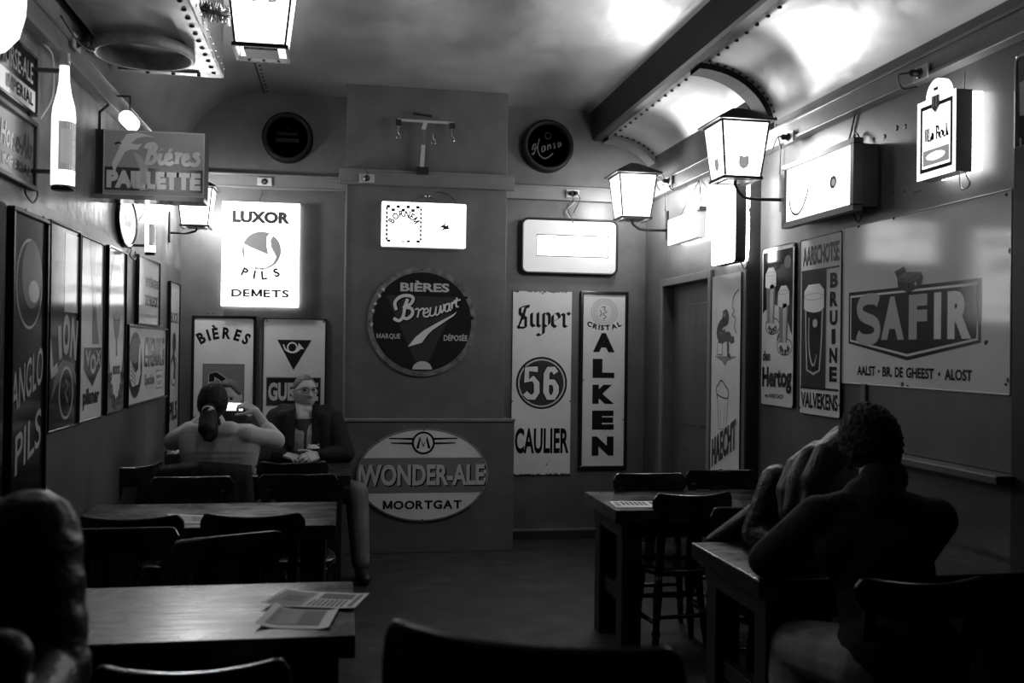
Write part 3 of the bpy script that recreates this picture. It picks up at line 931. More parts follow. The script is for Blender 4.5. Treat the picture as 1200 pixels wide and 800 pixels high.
b = S.part('cord'); b.tube(catmull([(S.w * 0.33, S.h, 0.04), (S.w * 0.48, S.h + 0.055, 0.01), (S.w * 0.56, S.h + 0.06, 0.01), (S.w * 0.70, S.h, 0.04)], 5), 0.003, M_CORD, 6); b = S.part('cord'); b.tube(catmull([(S.w * 0.66, S.h + 0.10, 0.01), (S.w * 0.8, S.h + 0.08, 0.01), (S.w * 0.9, S.h, 0.04)], 5), 0.003, M_CORD, 6)
b = S.part('hook'); b.ball((S.w * 0.52, S.h + 0.062, 0.012), 0.012, M_STEEL, 8); b.ball((S.w * 0.565, S.h + 0.062, 0.012), 0.012, M_STEEL, 8)
S.done()

# rounded light panel with a bright window, back wall right
S = Sign('lit_sign', 'B', (612, 256, 319, 723, 259, 322), thick=0.05, off=0.012, face=M_SOFT, side=M_LIGHT, round_=0.05,
         label='rounded pale panel with a bright inner window on the back wall above the blackletter sign', cat='lit sign')
S.rect(0.15, 0.285, 0.905, 0.69, M_IRON, 1)
S.rect(0.160, 0.305, 0.897, 0.67, M_STRONG, 2)
S.band(0.010, M_IRON)
b = S.part('cord'); b.tube(catmull([(S.w * 0.52, S.h, 0.03), (S.w * 0.47, S.h + 0.08, 0.01), (S.w * 0.56, S.h + 0.16, 0.01), (S.w * 0.53, S.h + 0.2, 0.02)], 5), 0.004, M_CORDW, 6)
S.done()

# small lit box beyond the second lantern, right wall far part
S = Sign('lit_sign', 'R', (783, 258, 287, 816, 246, 278), thick=0.07, off=0.04, face=M_STRONG, side=M_SOFT,
         label='small lit box hung by strings above the door', cat='lit sign')
for k in range(4): S.rect(0.07, 0.2 + k * 0.16, 0.16, 0.28 + k * 0.16, M_TINT2)
b = S.part('cord'); b.tube([(S.w * 0.2, S.h, 0.03), (S.w * 0.62, S.h + 0.24, -0.03)], 0.003, M_CORD, 6); b = S.part('cord'); b.tube([(S.w * 1.0, S.h, 0.03), (S.w * 0.62, S.h + 0.24, -0.03)], 0.003, M_CORD, 6)
b = S.part('back_glow'); b.box((0.01, 0.01, -0.036), (S.w - 0.01, S.h - 0.01, -0.002), M_BACK)  # added glowing slab, brightens the wall behind the small box
b = S.part('clamp'); b.box((S.w - 0.01, S.h - 0.01, 0.01), (S.w + 0.03, S.h + 0.02, 0.06), M_IRON)
S.done()
# tall lit box
S = Sign('lit_sign', 'R', (834, 217, 311, 862, 203, 307), thick=0.07, off=0.03, face=M_STRONG, side=M_IRON, round_=0.03,
         label='tall lit white box on the right wall above the painted narrow panel', cat='lit sign')
for i in range(2):
    for j in range(2): S.rect(0.12 + 0.25 * i, 0.17 + 0.07 * j, 0.28 + 0.25 * i, 0.20 + 0.07 * j, M_TINT2)
b = S.part('back_glow'); b.box((0.01, 0.01, -0.027), (S.w - 0.01, S.h - 0.01, -0.002), M_BACK)  # glowing slab added here too, to spread a halo on the wall
b = S.part('cord'); b.tube(catmull([(S.w + 0.02, S.h * 0.7, 0.0), (S.w + 0.05, S.h * 0.4, -0.01), (S.w + 0.04, 0.0, 0.0), (S.w - 0.02, -0.04, 0.0), (S.w - 0.03, 0.0, 0.02)], 6), 0.004, M_CORD, 6)
S.done()

# screen-like smiling lit sign, near right wall
S = Sign('lit_sign', 'N', (921, 199, 263, 1000, 167, 240), thick=0.13, off=0.0, face=M_LUX, side=M_BLACKMAT, front=XR2,
         label='lit white screen in a dark frame showing a curved smile line', cat='lit sign')
S.stroke([(0.06, 0.56), (0.075, 0.70), (0.11, 0.82), (0.17, 0.88), (0.23, 0.86), (0.29, 0.76), (0.34, 0.60), (0.365, 0.48)], 0.012, M_DARK, 1, smooth=5)
S.stroke([(0.12, 0.42), (0.15, 0.33), (0.21, 0.26), (0.28, 0.25)], 0.006, M_TINT2, 1, smooth=5)
S.ell(0.73, 0.52, 0.048, 0.105, M_MID, 1); S.ell(0.735, 0.525, 0.026, 0.06, M_TINT, 2)
S.ell(0.25, 0.33, 0.012, 0.02, M_TINT2, 1); S.ell(0.29, 0.30, 0.012, 0.02, M_TINT2, 1)
b = S.part('frame'); w, h, t = S.w, S.h, S.t
for lo, hi in (((-0.025, -0.025), (w + 0.025, 0.006)), ((-0.025, h - 0.006), (w + 0.025, h + 0.022)), ((-0.025, 0.0), (0.008, h)), ((w - 0.006, 0.0), (w + 0.025, h))):
    b.box((*lo, t - 0.035), (*hi, t + 0.014), M_MID if False else M_IRON)
b = S.part('cord'); b.tube(catmull([(w * 0.62, h, 0.03), (w * 0.66, h + 0.10, 0.01), (w * 0.72, h + 0.2, 0.01)], 5), 0.005, M_CORD, 6); b = S.part('cord'); b.tube(catmull([(w * 0.66, h, 0.03), (w * 0.76, h + 0.09, 0.02), (w * 0.86, h, 0.03)], 5), 0.005, M_CORD, 6)
b = S.part('cord'); b.tube(catmull([(w * 0.75, 0, 0.03), (w * 0.80, -0.06, 0.02), (w * 0.90, 0.0, 0.03)], 5), 0.005, M_CORD, 6)
S.done()

# crest-topped light box, near right wall
S = Sign('lit_sign', 'N', (1075, 122, 210, 1120, 104, 203), thick=0.075, off=0.05, face=M_LUX, side=M_LIGHT, round_=0.0,
         label='white light box with a round crest tab above the large landscape sign', cat='lit sign')
S.frame2(0.08, 0.07, 0.93, 0.92, 0.018, M_DARK, 1)
S.rect(0.16, 0.64, 0.85, 0.84, M_TINT, 1); S.ell(0.50, 0.735, 0.24, 0.05, M_LUX, 2); 
Z = S.h / S.w
def black(S, lines, nb, m=M_DARK, layer=3): S.nib(lines, nb, m, layer)
def boxmap(lines, x0, y0, x1, y1): return [[(x0 + (x1 - x0) * a, y0 + (y1 - y0) * c) for a, c in l] for l in lines]
MAI = [[(0, .1), (.06, 0), (.06, .95), (0, 1)], [(.06, .1), (.13, 0), (.13, 1)], [(.13, .1), (.2, 0), (.2, .9), (.24, 1)],
       [(.29, .45), (.34, .4), (.34, 1)], [(.34, .55), (.29, .62), (.29, .95), (.34, 1)], [(.40, .42), (.40, .98)], [(.40, .22), (.40, .27)],
       [(.53, 0), (.53, 1), (.62, .9), (.62, .55), (.53, .5), (.62, .4), (.60, .08), (.49, 0)], [(.70, .42), (.67, .55), (.67, .9), (.72, 1), (.76, .88), (.76, .52), (.70, .42)],
       [(.86, .45), (.82, .5), (.82, .92), (.87, 1)], [(.92, 0), (.92, 1)], [(1, .3), (.93, .55), (1, 1)]]
black(S, boxmap(MAI, 0.19, 0.37, 0.83, 0.54), (0.0105, 0.007), M_DEEP)
poly = [(0.66 * 0.27 * 0 + 0, 0)]
b = S.part('crest_tab'); cx, r = S.w * 0.50, S.w * 0.27
tab = [(cx + r * math.cos(a), S.h - 0.001 + r * 1.05 * math.sin(a)) for a in [math.pi * k / 16 for k in range(17)]]
b.prism(tab, S.t - 0.03, S.t, M_LUX)
shd = [(-0.026, 0.03), (0.026, 0.03), (0.024, -0.02), (0, -0.042), (-0.024, -0.02)]
b.prism([(cx + x, S.h - 0.025 + y) for x, y in shd], S.t, S.t + 0.006, M_MID)
for k in (-1, 1): b.prism([(cx + k * 0.010 - 0.004, S.h + 0.002), (cx + k * 0.010 + 0.004, S.h + 0.002), (cx + k * 0.010 + 0.004, S.h - 0.045), (cx + k * 0.010 - 0.004, S.h - 0.045)], S.t + 0.006, S.t + 0.008, M_WHITEP)
b.prism([(cx - 0.012, S.h + 0.026), (cx + 0.012, S.h + 0.026), (cx + 0.016, S.h + 0.040), (cx - 0.016, S.h + 0.040)], S.t, S.t + 0.004, M_DARK)
b = S.part('back_glow'); b.box((0.01, 0.01, -0.048), (S.w - 0.005, S.h - 0.005, -0.004), M_STRONG)
b = S.part('hook'); b.tube([(S.w * 0.9, S.h, 0.02), (S.w * 0.8, S.h + 0.09, 0.0)], 0.004, M_LIGHT, 6); b.tube(catmull([(S.w * 0.85, 0, 0.0), (S.w * 0.95, -0.05, 0.0), (S.w * 0.75, -0.06, 0.0), (S.w * 0.70, 0, 0)], 5), 0.004, M_LIGHT, 6)
S.done()

# ================================================================== enamel signs, back wall
S = Sign('enamel_sign', 'B', (227, 372, 552, 296, 374, 553), thick=0.015, face=M_CREAM, round_=0.02,
         label='white enamel sign with interlaced letters on a dark square, behind the woman taking a photo', cat='sign', group='enamel signs')
S.arc('BIÈRES', 0.49, 0.40, 0.365, 124, 56, 0.090, M_BLACK, 2, 0.045, wid=0.8)
S.rect(0.15, 0.30, 0.85, 0.72, M_MID, 1); S.frame2(0.145, 0.297, 0.855, 0.723, 0.004, M_DARK, 2)
for wd, m, l in ((0.052, M_LIGHT, 2), (0.040, M_BLACK, 3)):
    S.stroke([(0.30, 0.60), (0.30, 0.365), (0.36, 0.365), (0.50, 0.40), (0.55, 0.47), (0.52, 0.55), (0.42, 0.60), (0.27, 0.60)], wd, m, l)
    S.stroke([(0.46, 0.70), (0.46, 0.43), (0.58, 0.43), (0.69, 0.46), (0.69, 0.52), (0.60, 0.55), (0.46, 0.55)], wd, m, l + 2)
    S.stroke([(0.57, 0.55), (0.68, 0.60), (0.70, 0.70)], wd, m, l + 2)
S.rim(0.022, 0.012, M_BLACK).screws([(0.22, -0.03), (0.30, -0.03)])
S.done()
S = Sign('enamel_sign', 'B', (308, 373, 552, 380, 375, 553), thick=0.015, face=M_CREAM, round_=0.02,
         label='pale enamel sign with a horn in a dark triangle, behind the man in glasses', cat='sign', group='enamel signs')
S.poly([(0.22, 0.135), (0.78, 0.135), (0.49, 0.335)], M_DEEP, 1)
S.ring(0.465, 0.185, 0.075, 0.031, 0.010, M_WHITEP, 2)
S.stroke([(0.32, 0.165), (0.36, 0.20), (0.44, 0.216), (0.52, 0.212), (0.59, 0.185)], 0.012, M_WHITEP, 3, smooth=4, taper=(0.7, 1, 1, 1.4, 2.2))
S.poly([(0.57, 0.155), (0.66, 0.195), (0.55, 0.195)], M_WHITEP, 4)
S.rect(0.06, 0.385, 0.93, 0.565, M_DEEP, 1); S.frame2(0.05, 0.38, 0.94, 0.57, 0.005, M_MID, 2)
S.text('GUEUZE', 0.085, 0.415, 0.90, 0.535, M_LIGHT, 3, 0.045)
S.rim(0.009, 0.010, M_IRON).screws([(0.04, 0.01), (0.97, 0.012)], M_STEEL, 0.012)
S.done()

# black letter sign
S = Sign('enamel_sign', 'B', (600, 340, 556, 669, 342.5, 556), thick=0.010, face=M_CREAM,
         label='tall pale sign with blackletter writing and a dark disc holding two digits', cat='sign', group='enamel signs')
SUP = [  # S
    [(.20, .02), (.05, .10), (.05, .30), (.16, .46), (.16, .78), (.03, .78)], [(.20, .02), (.21, .10)], [(.16, .06), (.10, .52)], [(.03, .78), (.02, .70)], [(.15, .10), (.04, .70)],
    # u
    [(.27, .28), (.27, .66), (.32, .74), (.39, .66)], [(.39, .26), (.39, .68), (.43, .74)], [(.24, .30), (.27, .26)],
    # p
    [(.46, .34), (.50, .27), (.50, .98), (.42, 1.04), (.38, .98)], [(.50, .32), (.56, .26), (.61, .34), (.61, .64), (.55, .74), (.50, .68)],
    # e
    [(.70, .30), (.67, .36), (.67, .66), (.73, .75), (.81, .66)], [(.70, .30), (.76, .26), (.80, .36), (.80, .44), (.68, .56)],
    # r
    [(.85, .28), (.89, .34), (.89, .68), (.93, .74), (.99, .68)], [(.89, .32), (.96, .24), (1.0, .32)]]
S.nib(boxmap(SUP, 0.075, 0.075, 0.965, 0.235), (0.024, 0.017), M_BLACK, 2)
S.circ(0.50, 0.50, 0.435, M_DEEP, 1, n=56); S.circ(0.50, 0.50, 0.400, M_LIGHT, 2, n=56); S.circ(0.50, 0.50, 0.375, M_DARK, 3, n=56)
for m, e, l in ((M_BLACK, 0.068, 4), (M_CREAM, 0.048, 5)):
    S.stroke([(0.43, 0.425), (0.25, 0.425), (0.245, 0.49), (0.35, 0.475), (0.415, 0.50), (0.42, 0.55), (0.37, 0.578), (0.28, 0.575), (0.22, 0.555)], e, m, l)
    S.stroke([(0.74, 0.445), (0.70, 0.425), (0.62, 0.425), (0.58, 0.45), (0.575, 0.55), (0.62, 0.578), (0.70, 0.578), (0.745, 0.55), (0.745, 0.52), (0.70, 0.495), (0.60, 0.495)], e, m, l)
S.text('CAULIER', 0.06, 0.745, 0.975, 0.885, M_BLACK, 2, 0.032)
b = S.part('rust_edge'); 
for k in range(26):
    x = random.uniform(0, S.w); b.box((x, S.h - random.uniform(0.004, 0.012), S.t), (x + random.uniform(0.005, 0.03), S.h + 0.001, S.t + 0.0012), M_RUST)
    x = random.uniform(0, S.w); b.box((x, -0.001, S.t), (x + random.uniform(0.005, 0.03), random.uniform(0.004, 0.012), S.t + 0.0012), M_RUST)
S.screws([(0.01, 0.60), (0.99, 0.60), (0.5, 0.012), (0.6, 0.945)])
S.done()

# tall vertical-lettered sign
S = Sign('enamel_sign', 'B', (682.5, 344, 545, 731.5, 346, 546), thick=0.012, face=M_CREAM,
         label='tall narrow sign in a black frame with big black letters running down it', cat='sign', group='enamel signs')
S.ring(0.50, 0.103, 0.305, 0.076, 0.004, M_MID, 2); S.ring(0.50, 0.103, 0.20, 0.050, 0.003, M_MID, 2); S.ring(0.50, 0.103, 0.25, 0.063, 0.014, M_LIGHT, 1)
S.stroke([(0.44, 0.075), (0.52, 0.07), (0.50, 0.09), (0.56, 0.10), (0.46, 0.115), (0.55, 0.13), (0.48, 0.145)], 0.012, M_MID, 3)
S.stroke([(0.40, 0.13), (0.44, 0.11), (0.40, 0.09)], 0.008, M_MID, 3)
S.arc('CRISTAL', 0.50, 0.00, 0.272, 238, 302, 0.042, M_BLACK, 2, 0.045, wid=1.1)
for k, ch in enumerate('ALKEN'):
    y0 = 0.225 + k * 0.151; S.text(ch, 0.24, y0, 0.76, y0 + 0.112, M_BLACK, 2, 0.075)
S.rim(0.026, 0.016, M_BLACK); S.screws([(0.02, 0.50), (0.98, 0.73)], M_STEEL)
S.done()

# round sign on the chimney breast
S = Sign('enamel_sign', 'C', (430.5, 312, 441, 558, 314, 441), thick=0.016, face=M_RUST, side=M_RUST, shape='ell',
         label='round dark enamel sign with a handwritten name on the chimney breast', cat='sign', group='enamel signs')
S.circ(0.50, 0.50, 0.455, M_DEEP, 1, n=64)
S.poly([(0.165, 0.26), (0.83, 0.27), (0.565, 0.86), (0.44, 0.86)], M_DARK, 2)
S.text('BIÈRES', 0.295, 0.125, 0.745, 0.225, M_LIGHT, 3, 0.035)
S.text('MARQUE', 0.085, 0.61, 0.30, 0.665, M_LIGHT, 3, 0.02); S.text('DÉPOSÉE', 0.70, 0.605, 0.92, 0.67, M_LIGHT, 3, 0.02)
S.poly([(0.42, 0.935)] + [(0.505 + 0.09 * math.cos(a), 0.935 - 0.075 * math.sin(a)) for a in [math.pi - math.pi * k / 14 for k in range(15)]], M_LIGHT, 3)
BRE = [[(.02, .86), (.10, .95), (.17, .80), (.20, .40), (.24, .12)], [(.06, .55), (.04, .25), (.14, .02), (.28, .0), (.33, .12), (.28, .32), (.18, .42), (.30, .48), (.32, .68), (.24, .86), (.14, .82)],
       [(.36, .52), (.40, .48), (.42, .56), (.40, .82)], [(.42, .58), (.48, .46), (.50, .52)], [(.50, .66), (.57, .58), (.55, .46), (.50, .56), (.50, .74), (.56, .78), (.60, .66)],
       [(.61, .42), (.60, .70), (.64, .74), (.68, .64), (.70, .38)], [(.70, .38), (.69, .66), (.72, .70), (.75, .60), (.77, .34)], [(.77, .34), (.78, .62), (.82, .48), (.82, .28)],
       [(.90, .26), (.85, .32), (.84, .52), (.88, .56), (.91, .42), (.91, .24), (.91, .50), (.94, .50)], [(.95, .20), (.95, .46)], [(.95, .30), (.99, .18), (1.0, .26)], [(1.03, .02), (1.02, .34), (1.06, .38)], [(.98, .16), (1.09, .10)]]
for dx, m, l in ((0.012, M_BLACK, 4), (0.0, M_CREAM, 5)):
    for ln in boxmap(BRE, 0.225 + dx, 0.265 + dx * 0.7, 0.80 + dx, 0.505 + dx * 0.7):
        S.stroke(ln, 0.024 if ln[0][0] < 0.3 else 0.0125, m, l, smooth=4)
    S.poly([(0.82 + dx, 0.40), (0.79 + dx, 0.44), (0.70 + dx, 0.50), (0.60 + dx, 0.57), (0.55 + dx, 0.62), (0.50 + dx, 0.69), (0.37 + dx, 0.73), (0.44 + dx, 0.64), (0.52 + dx, 0.575), (0.64 + dx, 0.505), (0.76 + dx, 0.44)], m, l)
S.screws([(0.5, 0.02), (0.5, 0.975), (0.13, 0.16), (0.86, 0.16), (0.17, 0.87), (0.84, 0.86), (0.02, 0.5)])
b = S.part('chipped_enamel')
for a in (150, 160, 141, 168, 184, 5, 30):
    x, y = S.P(0.5 + 0.46 * math.cos(math.radians(a)), 0.5 - 0.46 * math.sin(math.radians(a)))
    b.prism([(x + random.uniform(0.4, 1) * 0.02 * math.cos(k), y + random.uniform(0.4, 1) * 0.022 * math.sin(k)) for k in (0, 1, 2, 3, 4, 5)], S.t, S.t + 0.003, M_LIGHT if a > 100 else M_DEEP)
S.done()

# oval sign on the dado
S = Sign('enamel_sign', 'E', (418, 502, 611, 571.5, 502, 610), thick=0.016, face=M_CREAM, side=M_RUST, shape='ell',
         label='oval enamel sign with a winged letter badge low on the chimney panel', cat='sign', group='enamel signs')
S.rect(0.03, 0.315, 0.97, 0.695, M_MID, 1)
ring = [(0.5 + 0.5 * math.cos(2 * math.pi * k / 64), 0.5 + 0.5 * math.sin(2 * math.pi * k / 64)) for k in range(64)]
S.stroke([(0.5 + 0.492 * math.cos(2 * math.pi * k / 64), 0.5 + 0.492 * math.sin(2 * math.pi * k / 64)) for k in range(64)], 0.010, M_MID, 2, closed=True)
for dx, m, l in ((0.010, M_BLACK, 3), (0.0, M_LIGHT, 4)):
    S.text('WONDER-ALE', 0.02 + dx, 0.385 + dx * 1.2, 0.975 + dx, 0.615 + dx * 1.2, m, l, 0.035)
S.circ(0.50, 0.155, 0.088, M_BLACK, 3); S.circ(0.50, 0.155, 0.072, M_CREAM, 4)
S.stroke([(0.455, 0.215), (0.475, 0.10), (0.50, 0.19), (0.525, 0.10), (0.545, 0.215)], 0.020, M_BLACK, 5)
for s_ in (-1, 1):
    for (a, yy, t) in ((0.26, 0.105, 0.016), (0.245, 0.155, 0.016)):
        S.stroke([(0.5 + s_ * 0.08, yy + 0.005), (0.5 + s_ * a, yy)], t, M_BLACK, 3, taper=(1, 1, 0.5))
S.text('MOORTGAT', 0.20, 0.775, 0.80, 0.87, M_BLACK, 3, 0.035)
S.screws([(0.5, 0.015), (0.5, 0.985), (0.155, 0.14), (0.86, 0.14), (0.155, 0.855), (0.86, 0.855)])
S.done()

# ================================================================== right wall signs
S = Sign('painted_sign', 'R', (833.5, 325, 566, 867, 318, 557), thick=0.008, face=M_CREAM, off=0.002,
         label='narrow painted panel with a seated black figure and slanted lettering beside the door', cat='sign')
S.stroke([(0.14, 0.10), (0.20, 0.14), (0.14, 0.18), (0.20, 0.22), (0.16, 0.26)], 0.006, M_LIGHT, 2, smooth=3)
S.stroke([(0.95, 0.08), (0.78, 0.11), (0.72, 0.16), (0.80, 0.18), (0.72, 0.20), (0.84, 0.22), (0.80, 0.26), (0.88, 0.29)], 0.006, M_DARK, 2, smooth=4)
S.circ(0.50, 0.212, 0.115, M_BLACK, 2); S.stroke([(0.40, 0.175), (0.42, 0.20), (0.50, 0.20)], 0.018, M_MID, 2)
S.stroke([(0.46, 0.23), (0.32, 0.25), (0.25, 0.285), (0.34, 0.315), (0.52, 0.305), (0.66, 0.305)], 0.062, M_BLACK, 3, smooth=3)
S.stroke([(0.64, 0.30), (0.72, 0.325), (0.80, 0.315)], 0.045, M_BLACK, 3); S.stroke([(0.58, 0.31), (0.60, 0.36), (0.60, 0.395), (0.68, 0.40)], 0.030, M_BLACK, 3)
S.stroke([(0.30, 0.25), (0.40, 0.285), (0.50, 0.275)], 0.022, M_BLACK, 4); S.frame2(0.22, 0.33, 0.40, 0.395, 0.006, M_DARK, 2)
S.poly([(0.12, 0.40), (0.92, 0.40), (0.72, 0.415), (0.58, 0.425), (0.50, 0.45), (0.40, 0.425), (0.28, 0.415)], M_MID, 2)
S.stroke([(0.24, 0.60), (0.30, 0.76), (0.56, 0.755), (0.62, 0.60)], 0.008, M_MID, 2); S.stroke([(0.34, 0.64), (0.36, 0.74)], 0.012, M_LIGHT, 2); S.stroke([(0.50, 0.64), (0.49, 0.74)], 0.012, M_LIGHT, 2)
S.stroke([(0.24, 0.61), (0.20, 0.56), (0.28, 0.54), (0.36, 0.52), (0.46, 0.53), (0.52, 0.545), (0.62, 0.565), (0.62, 0.60), (0.50, 0.605), (0.36, 0.60), (0.24, 0.59)], 0.009, M_DARK, 2, smooth=3)
for dx, m, l in ((0.05, M_LIGHT, 2), (0.0, M_BLACK, 3)):
    S.text('HAECHT', 0.06 + dx, 0.755, 0.90 + dx, 0.90, m, l, 0.04, skew=0.42)
S.stroke([(0.30, 0.965), (0.44, 0.955), (0.52, 0.99)], 0.007, M_DARK, 2)
S.done()

S = Sign('enamel_sign', 'N', (892.5, 291, 472, 930.5, 285, 480), thick=0.012, face=M_CREAM, side=M_BLACKMAT, round_=0.025,
         label='narrow enamel sign with two foaming beer glasses on a dark ground, right wall', cat='sign', group='enamel signs')
S.poly([(0.04, 0.03), (0.95, 0.03), (0.95, 0.60), (0.86, 0.50), (0.70, 0.40), (0.40, 0.36), (0.10, 0.40), (0.04, 0.42)], M_DEEP, 1)
S.circ(0.36, 0.50, 0.26, M_CREAM, 2); S.ring(0.36, 0.50, 0.22, 0.052, 0.006, M_DARK, 3); S.circ(0.74, 0.63, 0.26, M_CREAM, 2); S.ring(0.74, 0.63, 0.22, 0.052, 0.006, M_DARK, 3)
for (cx, cy, s_) in ((0.30, 0.15, 1.0), (0.70, 0.275, 1.0)):
    S.poly([(cx - 0.15, cy + 0.09), (cx - 0.11, cy + 0.33), (cx + 0.11, cy + 0.33), (cx + 0.15, cy + 0.09)], M_MID, 4); S.poly([(cx - 0.02, cy + 0.09), (cx - 0.01, cy + 0.33), (cx + 0.07, cy + 0.33), (cx + 0.10, cy + 0.09)], M_LIGHT, 5)
    S.poly([(cx - 0.17, cy + 0.10), (cx - 0.17, cy + 0.02), (cx - 0.08, cy - 0.02), (cx + 0.08, cy - 0.02), (cx + 0.17, cy + 0.02), (cx + 0.17, cy + 0.10), (cx, cy + 0.12)], M_WHITEP, 5)
    S.ring(cx, cy + 0.02, 0.15, 0.012, 0.004, M_LIGHT, 6)
S.arc('PORTO', 0.36, 0.47, 0.060, 215, 325, 0.035, M_BLACK, 6, 0.03); S.arc('BRUINE', 0.74, 0.60, 0.060, 205, 335, 0.035, M_BLACK, 6, 0.03)
S.ell(0.80, 0.11, 0.10, 0.04, M_MID, 2)
S.text('den', 0.06, 0.655, 0.30, 0.72, M_BLACK, 3, 0.03)
S.text('Hertog', 0.05, 0.755, 0.95, 0.92, M_BLACK, 3, 0.045, skew=0.02)
S.text('van AARSCHOT', 0.14, 0.925, 0.72, 0.952, M_BLACK, 3, 0.02)
S.band(0.0035, M_IRON).screws([(0.97, 0.02)])
S.done()

S = Sign('enamel_sign', 'N', (937.5, 283, 484, 985.5, 270, 490), thick=0.012, face=M_CREAM, side=M_BLACKMAT, round_=0.015,
         label='narrow sign with one tall beer glass and letters stacked down its right side', cat='sign', group='enamel signs')
for t_, (x0, y0, x1, y1) in (('AARSCHOTSE', (0.07, 0.045, 0.95, 0.155)), ('VALVEKENS', (0.05, 0.875, 0.95, 0.965))):
    S.text(t_, x0, y0, x1, y1, M_BLACK, 2, 0.03)
S.rect(0.04, 0.19, 0.66, 0.845, M_DARK, 1); S.rect(0.03, 0.18, 0.96, 0.190, M_BLACK, 2); S.rect(0.03, 0.845, 0.96, 0.857, M_BLACK, 2); S.rect(0.66, 0.19, 0.675, 0.845, M_LIGHT, 2)
for k, ch in enumerate('BRUINE'):
    y0 = 0.215 + k * 0.102; S.text(ch, 0.745 if ch != 'I' else 0.79, y0, 0.925 if ch != 'I' else 0.88, y0 + 0.082, M_BLACK, 2, 0.05)
S.poly([(0.14, 0.40), (0.16, 0.58), (0.18, 0.74), (0.20, 0.765), (0.36, 0.775), (0.50, 0.765), (0.54, 0.72), (0.57, 0.56), (0.58, 0.40)], M_DEEP, 2)
S.stroke([(0.15, 0.40), (0.17, 0.58), (0.20, 0.75), (0.36, 0.77), (0.51, 0.75), (0.56, 0.56), (0.575, 0.40)], 0.014, M_LIGHT, 3)
S.stroke([(0.24, 0.45), (0.24, 0.60), (0.30, 0.70), (0.38, 0.72), (0.44, 0.66)], 0.014, M_LIGHT, 3, smooth=3, taper=(0.6, 1, 1, 0.4))
S.ell(0.40, 0.485, 0.09, 0.055, M_BLACK, 4); S.ell(0.40, 0.485, 0.06, 0.024, M_LIGHT, 5)
S.poly([(0.11, 0.40), (0.12, 0.30), (0.22, 0.265), (0.50, 0.265), (0.61, 0.30), (0.61, 0.40), (0.52, 0.42), (0.36, 0.425), (0.20, 0.415)], M_WHITEP, 4); S.ring(0.36, 0.335, 0.23, 0.018, 0.005, M_LIGHT, 5)
S.band(0.0035, M_IRON).screws([(0.98, 0.0), (0.02, 0.97), (0.985, 0.93)])
S.done()

S = Sign('enamel_sign', 'N', (988.2, 268.5, 449, 1185, 221, 462), thick=0.014, face=M_WHITE, side=M_LIGHT, round_=0.006,
         label='big white landscape enamel sign with a small open casket above a dark banner', cat='sign', group='enamel signs')
hexo = [(0.045, 0.405), (0.855, 0.405), (0.855, 0.755), (0.45, 0.865), (0.045, 0.755)]
hexo = [(0.045, 0.42), (0.46, 0.42), (0.862, 0.415), (0.862, 0.745), (0.455, 0.845), (0.045, 0.745)]
S.poly(hexo, M_DARK, 1)
S.poly([(0.058, 0.442), (0.848, 0.437), (0.848, 0.732), (0.455, 0.823), (0.058, 0.732)], M_WHITEP, 2)
S.poly([(0.066, 0.455), (0.840, 0.450), (0.840, 0.722), (0.455, 0.808), (0.066, 0.722)], M_DARK, 3)
S.stroke([(0.265, 0.495), (0.235, 0.475), (0.17, 0.475), (0.135, 0.505), (0.135, 0.555), (0.17, 0.585), (0.23, 0.61), (0.255, 0.64), (0.255, 0.69), (0.22, 0.72), (0.15, 0.72), (0.115, 0.69)], 0.055, M_LIGHT, 4, smooth=3)
for k, (ch, x0, x1) in enumerate((('A', 0.285, 0.435), ('F', 0.465, 0.575), ('I', 0.615, 0.655), ('R', 0.690, 0.815))):
    S.text(ch, x0, 0.47, x1, 0.725, M_WHITEP if ch in 'IR' else M_LIGHT, 4, 0.06)
for (t_, x0, x1) in (('AALST', 0.115, 0.245), ('BR.', 0.295, 0.360), ('DE', 0.378, 0.430), ('GHEEST', 0.450, 0.615), ('ALOST', 0.675, 0.820)):
    S.text(t_, x0, 0.885, x1, 0.945, M_BLACK, 2, 0.03)
S.circ(0.27, 0.915, 0.006, M_BLACK, 2); S.circ(0.645, 0.915, 0.006, M_BLACK, 2)
# little open casket
S.poly([(0.385, 0.355), (0.44, 0.335), (0.53, 0.345), (0.545, 0.375), (0.535, 0.425), (0.46, 0.46), (0.395, 0.42)], M_BLACK, 3)
S.poly([(0.385, 0.355), (0.37, 0.325), (0.43, 0.30), (0.445, 0.335)], M_DARK, 3); S.poly([(0.40, 0.357), (0.445, 0.343), (0.52, 0.352), (0.455, 0.385)], M_MID, 4)
S.stroke([(0.46, 0.395), (0.54, 0.372)], 0.008, M_MID, 5); S.stroke([(0.395, 0.375), (0.455, 0.395), (0.458, 0.455)], 0.006, M_MID, 5); S.circ(0.505, 0.41, 0.007, M_LIGHT, 5)
S.band(0.004, M_LIGHT).screws([(0.975, 0.02), (0.36, 0.01), (0.11, 0.01), (0.98, 0.95), (0.89, 0.74)])
b = S.part('rust_spot')
for (fx, fy, r) in ((0.425, 0.985, 0.016), (0.46, 0.993, 0.012), (0.12, 0.005, 0.010), (0.995, 0.3, 0.014), (0.885, 0.745, 0.012), (0.99, 0.93, 0.012)):
    x, y = S.P(fx, fy); b.prism([(x + r * random.uniform(0.5, 1) * math.cos(k), y + r * random.uniform(0.5, 1.1) * math.sin(k)) for k in (0, 0.9, 1.8, 2.7, 3.6, 4.5, 5.4)], S.t, S.t + 0.0015, M_BLACKMAT)
S.done()

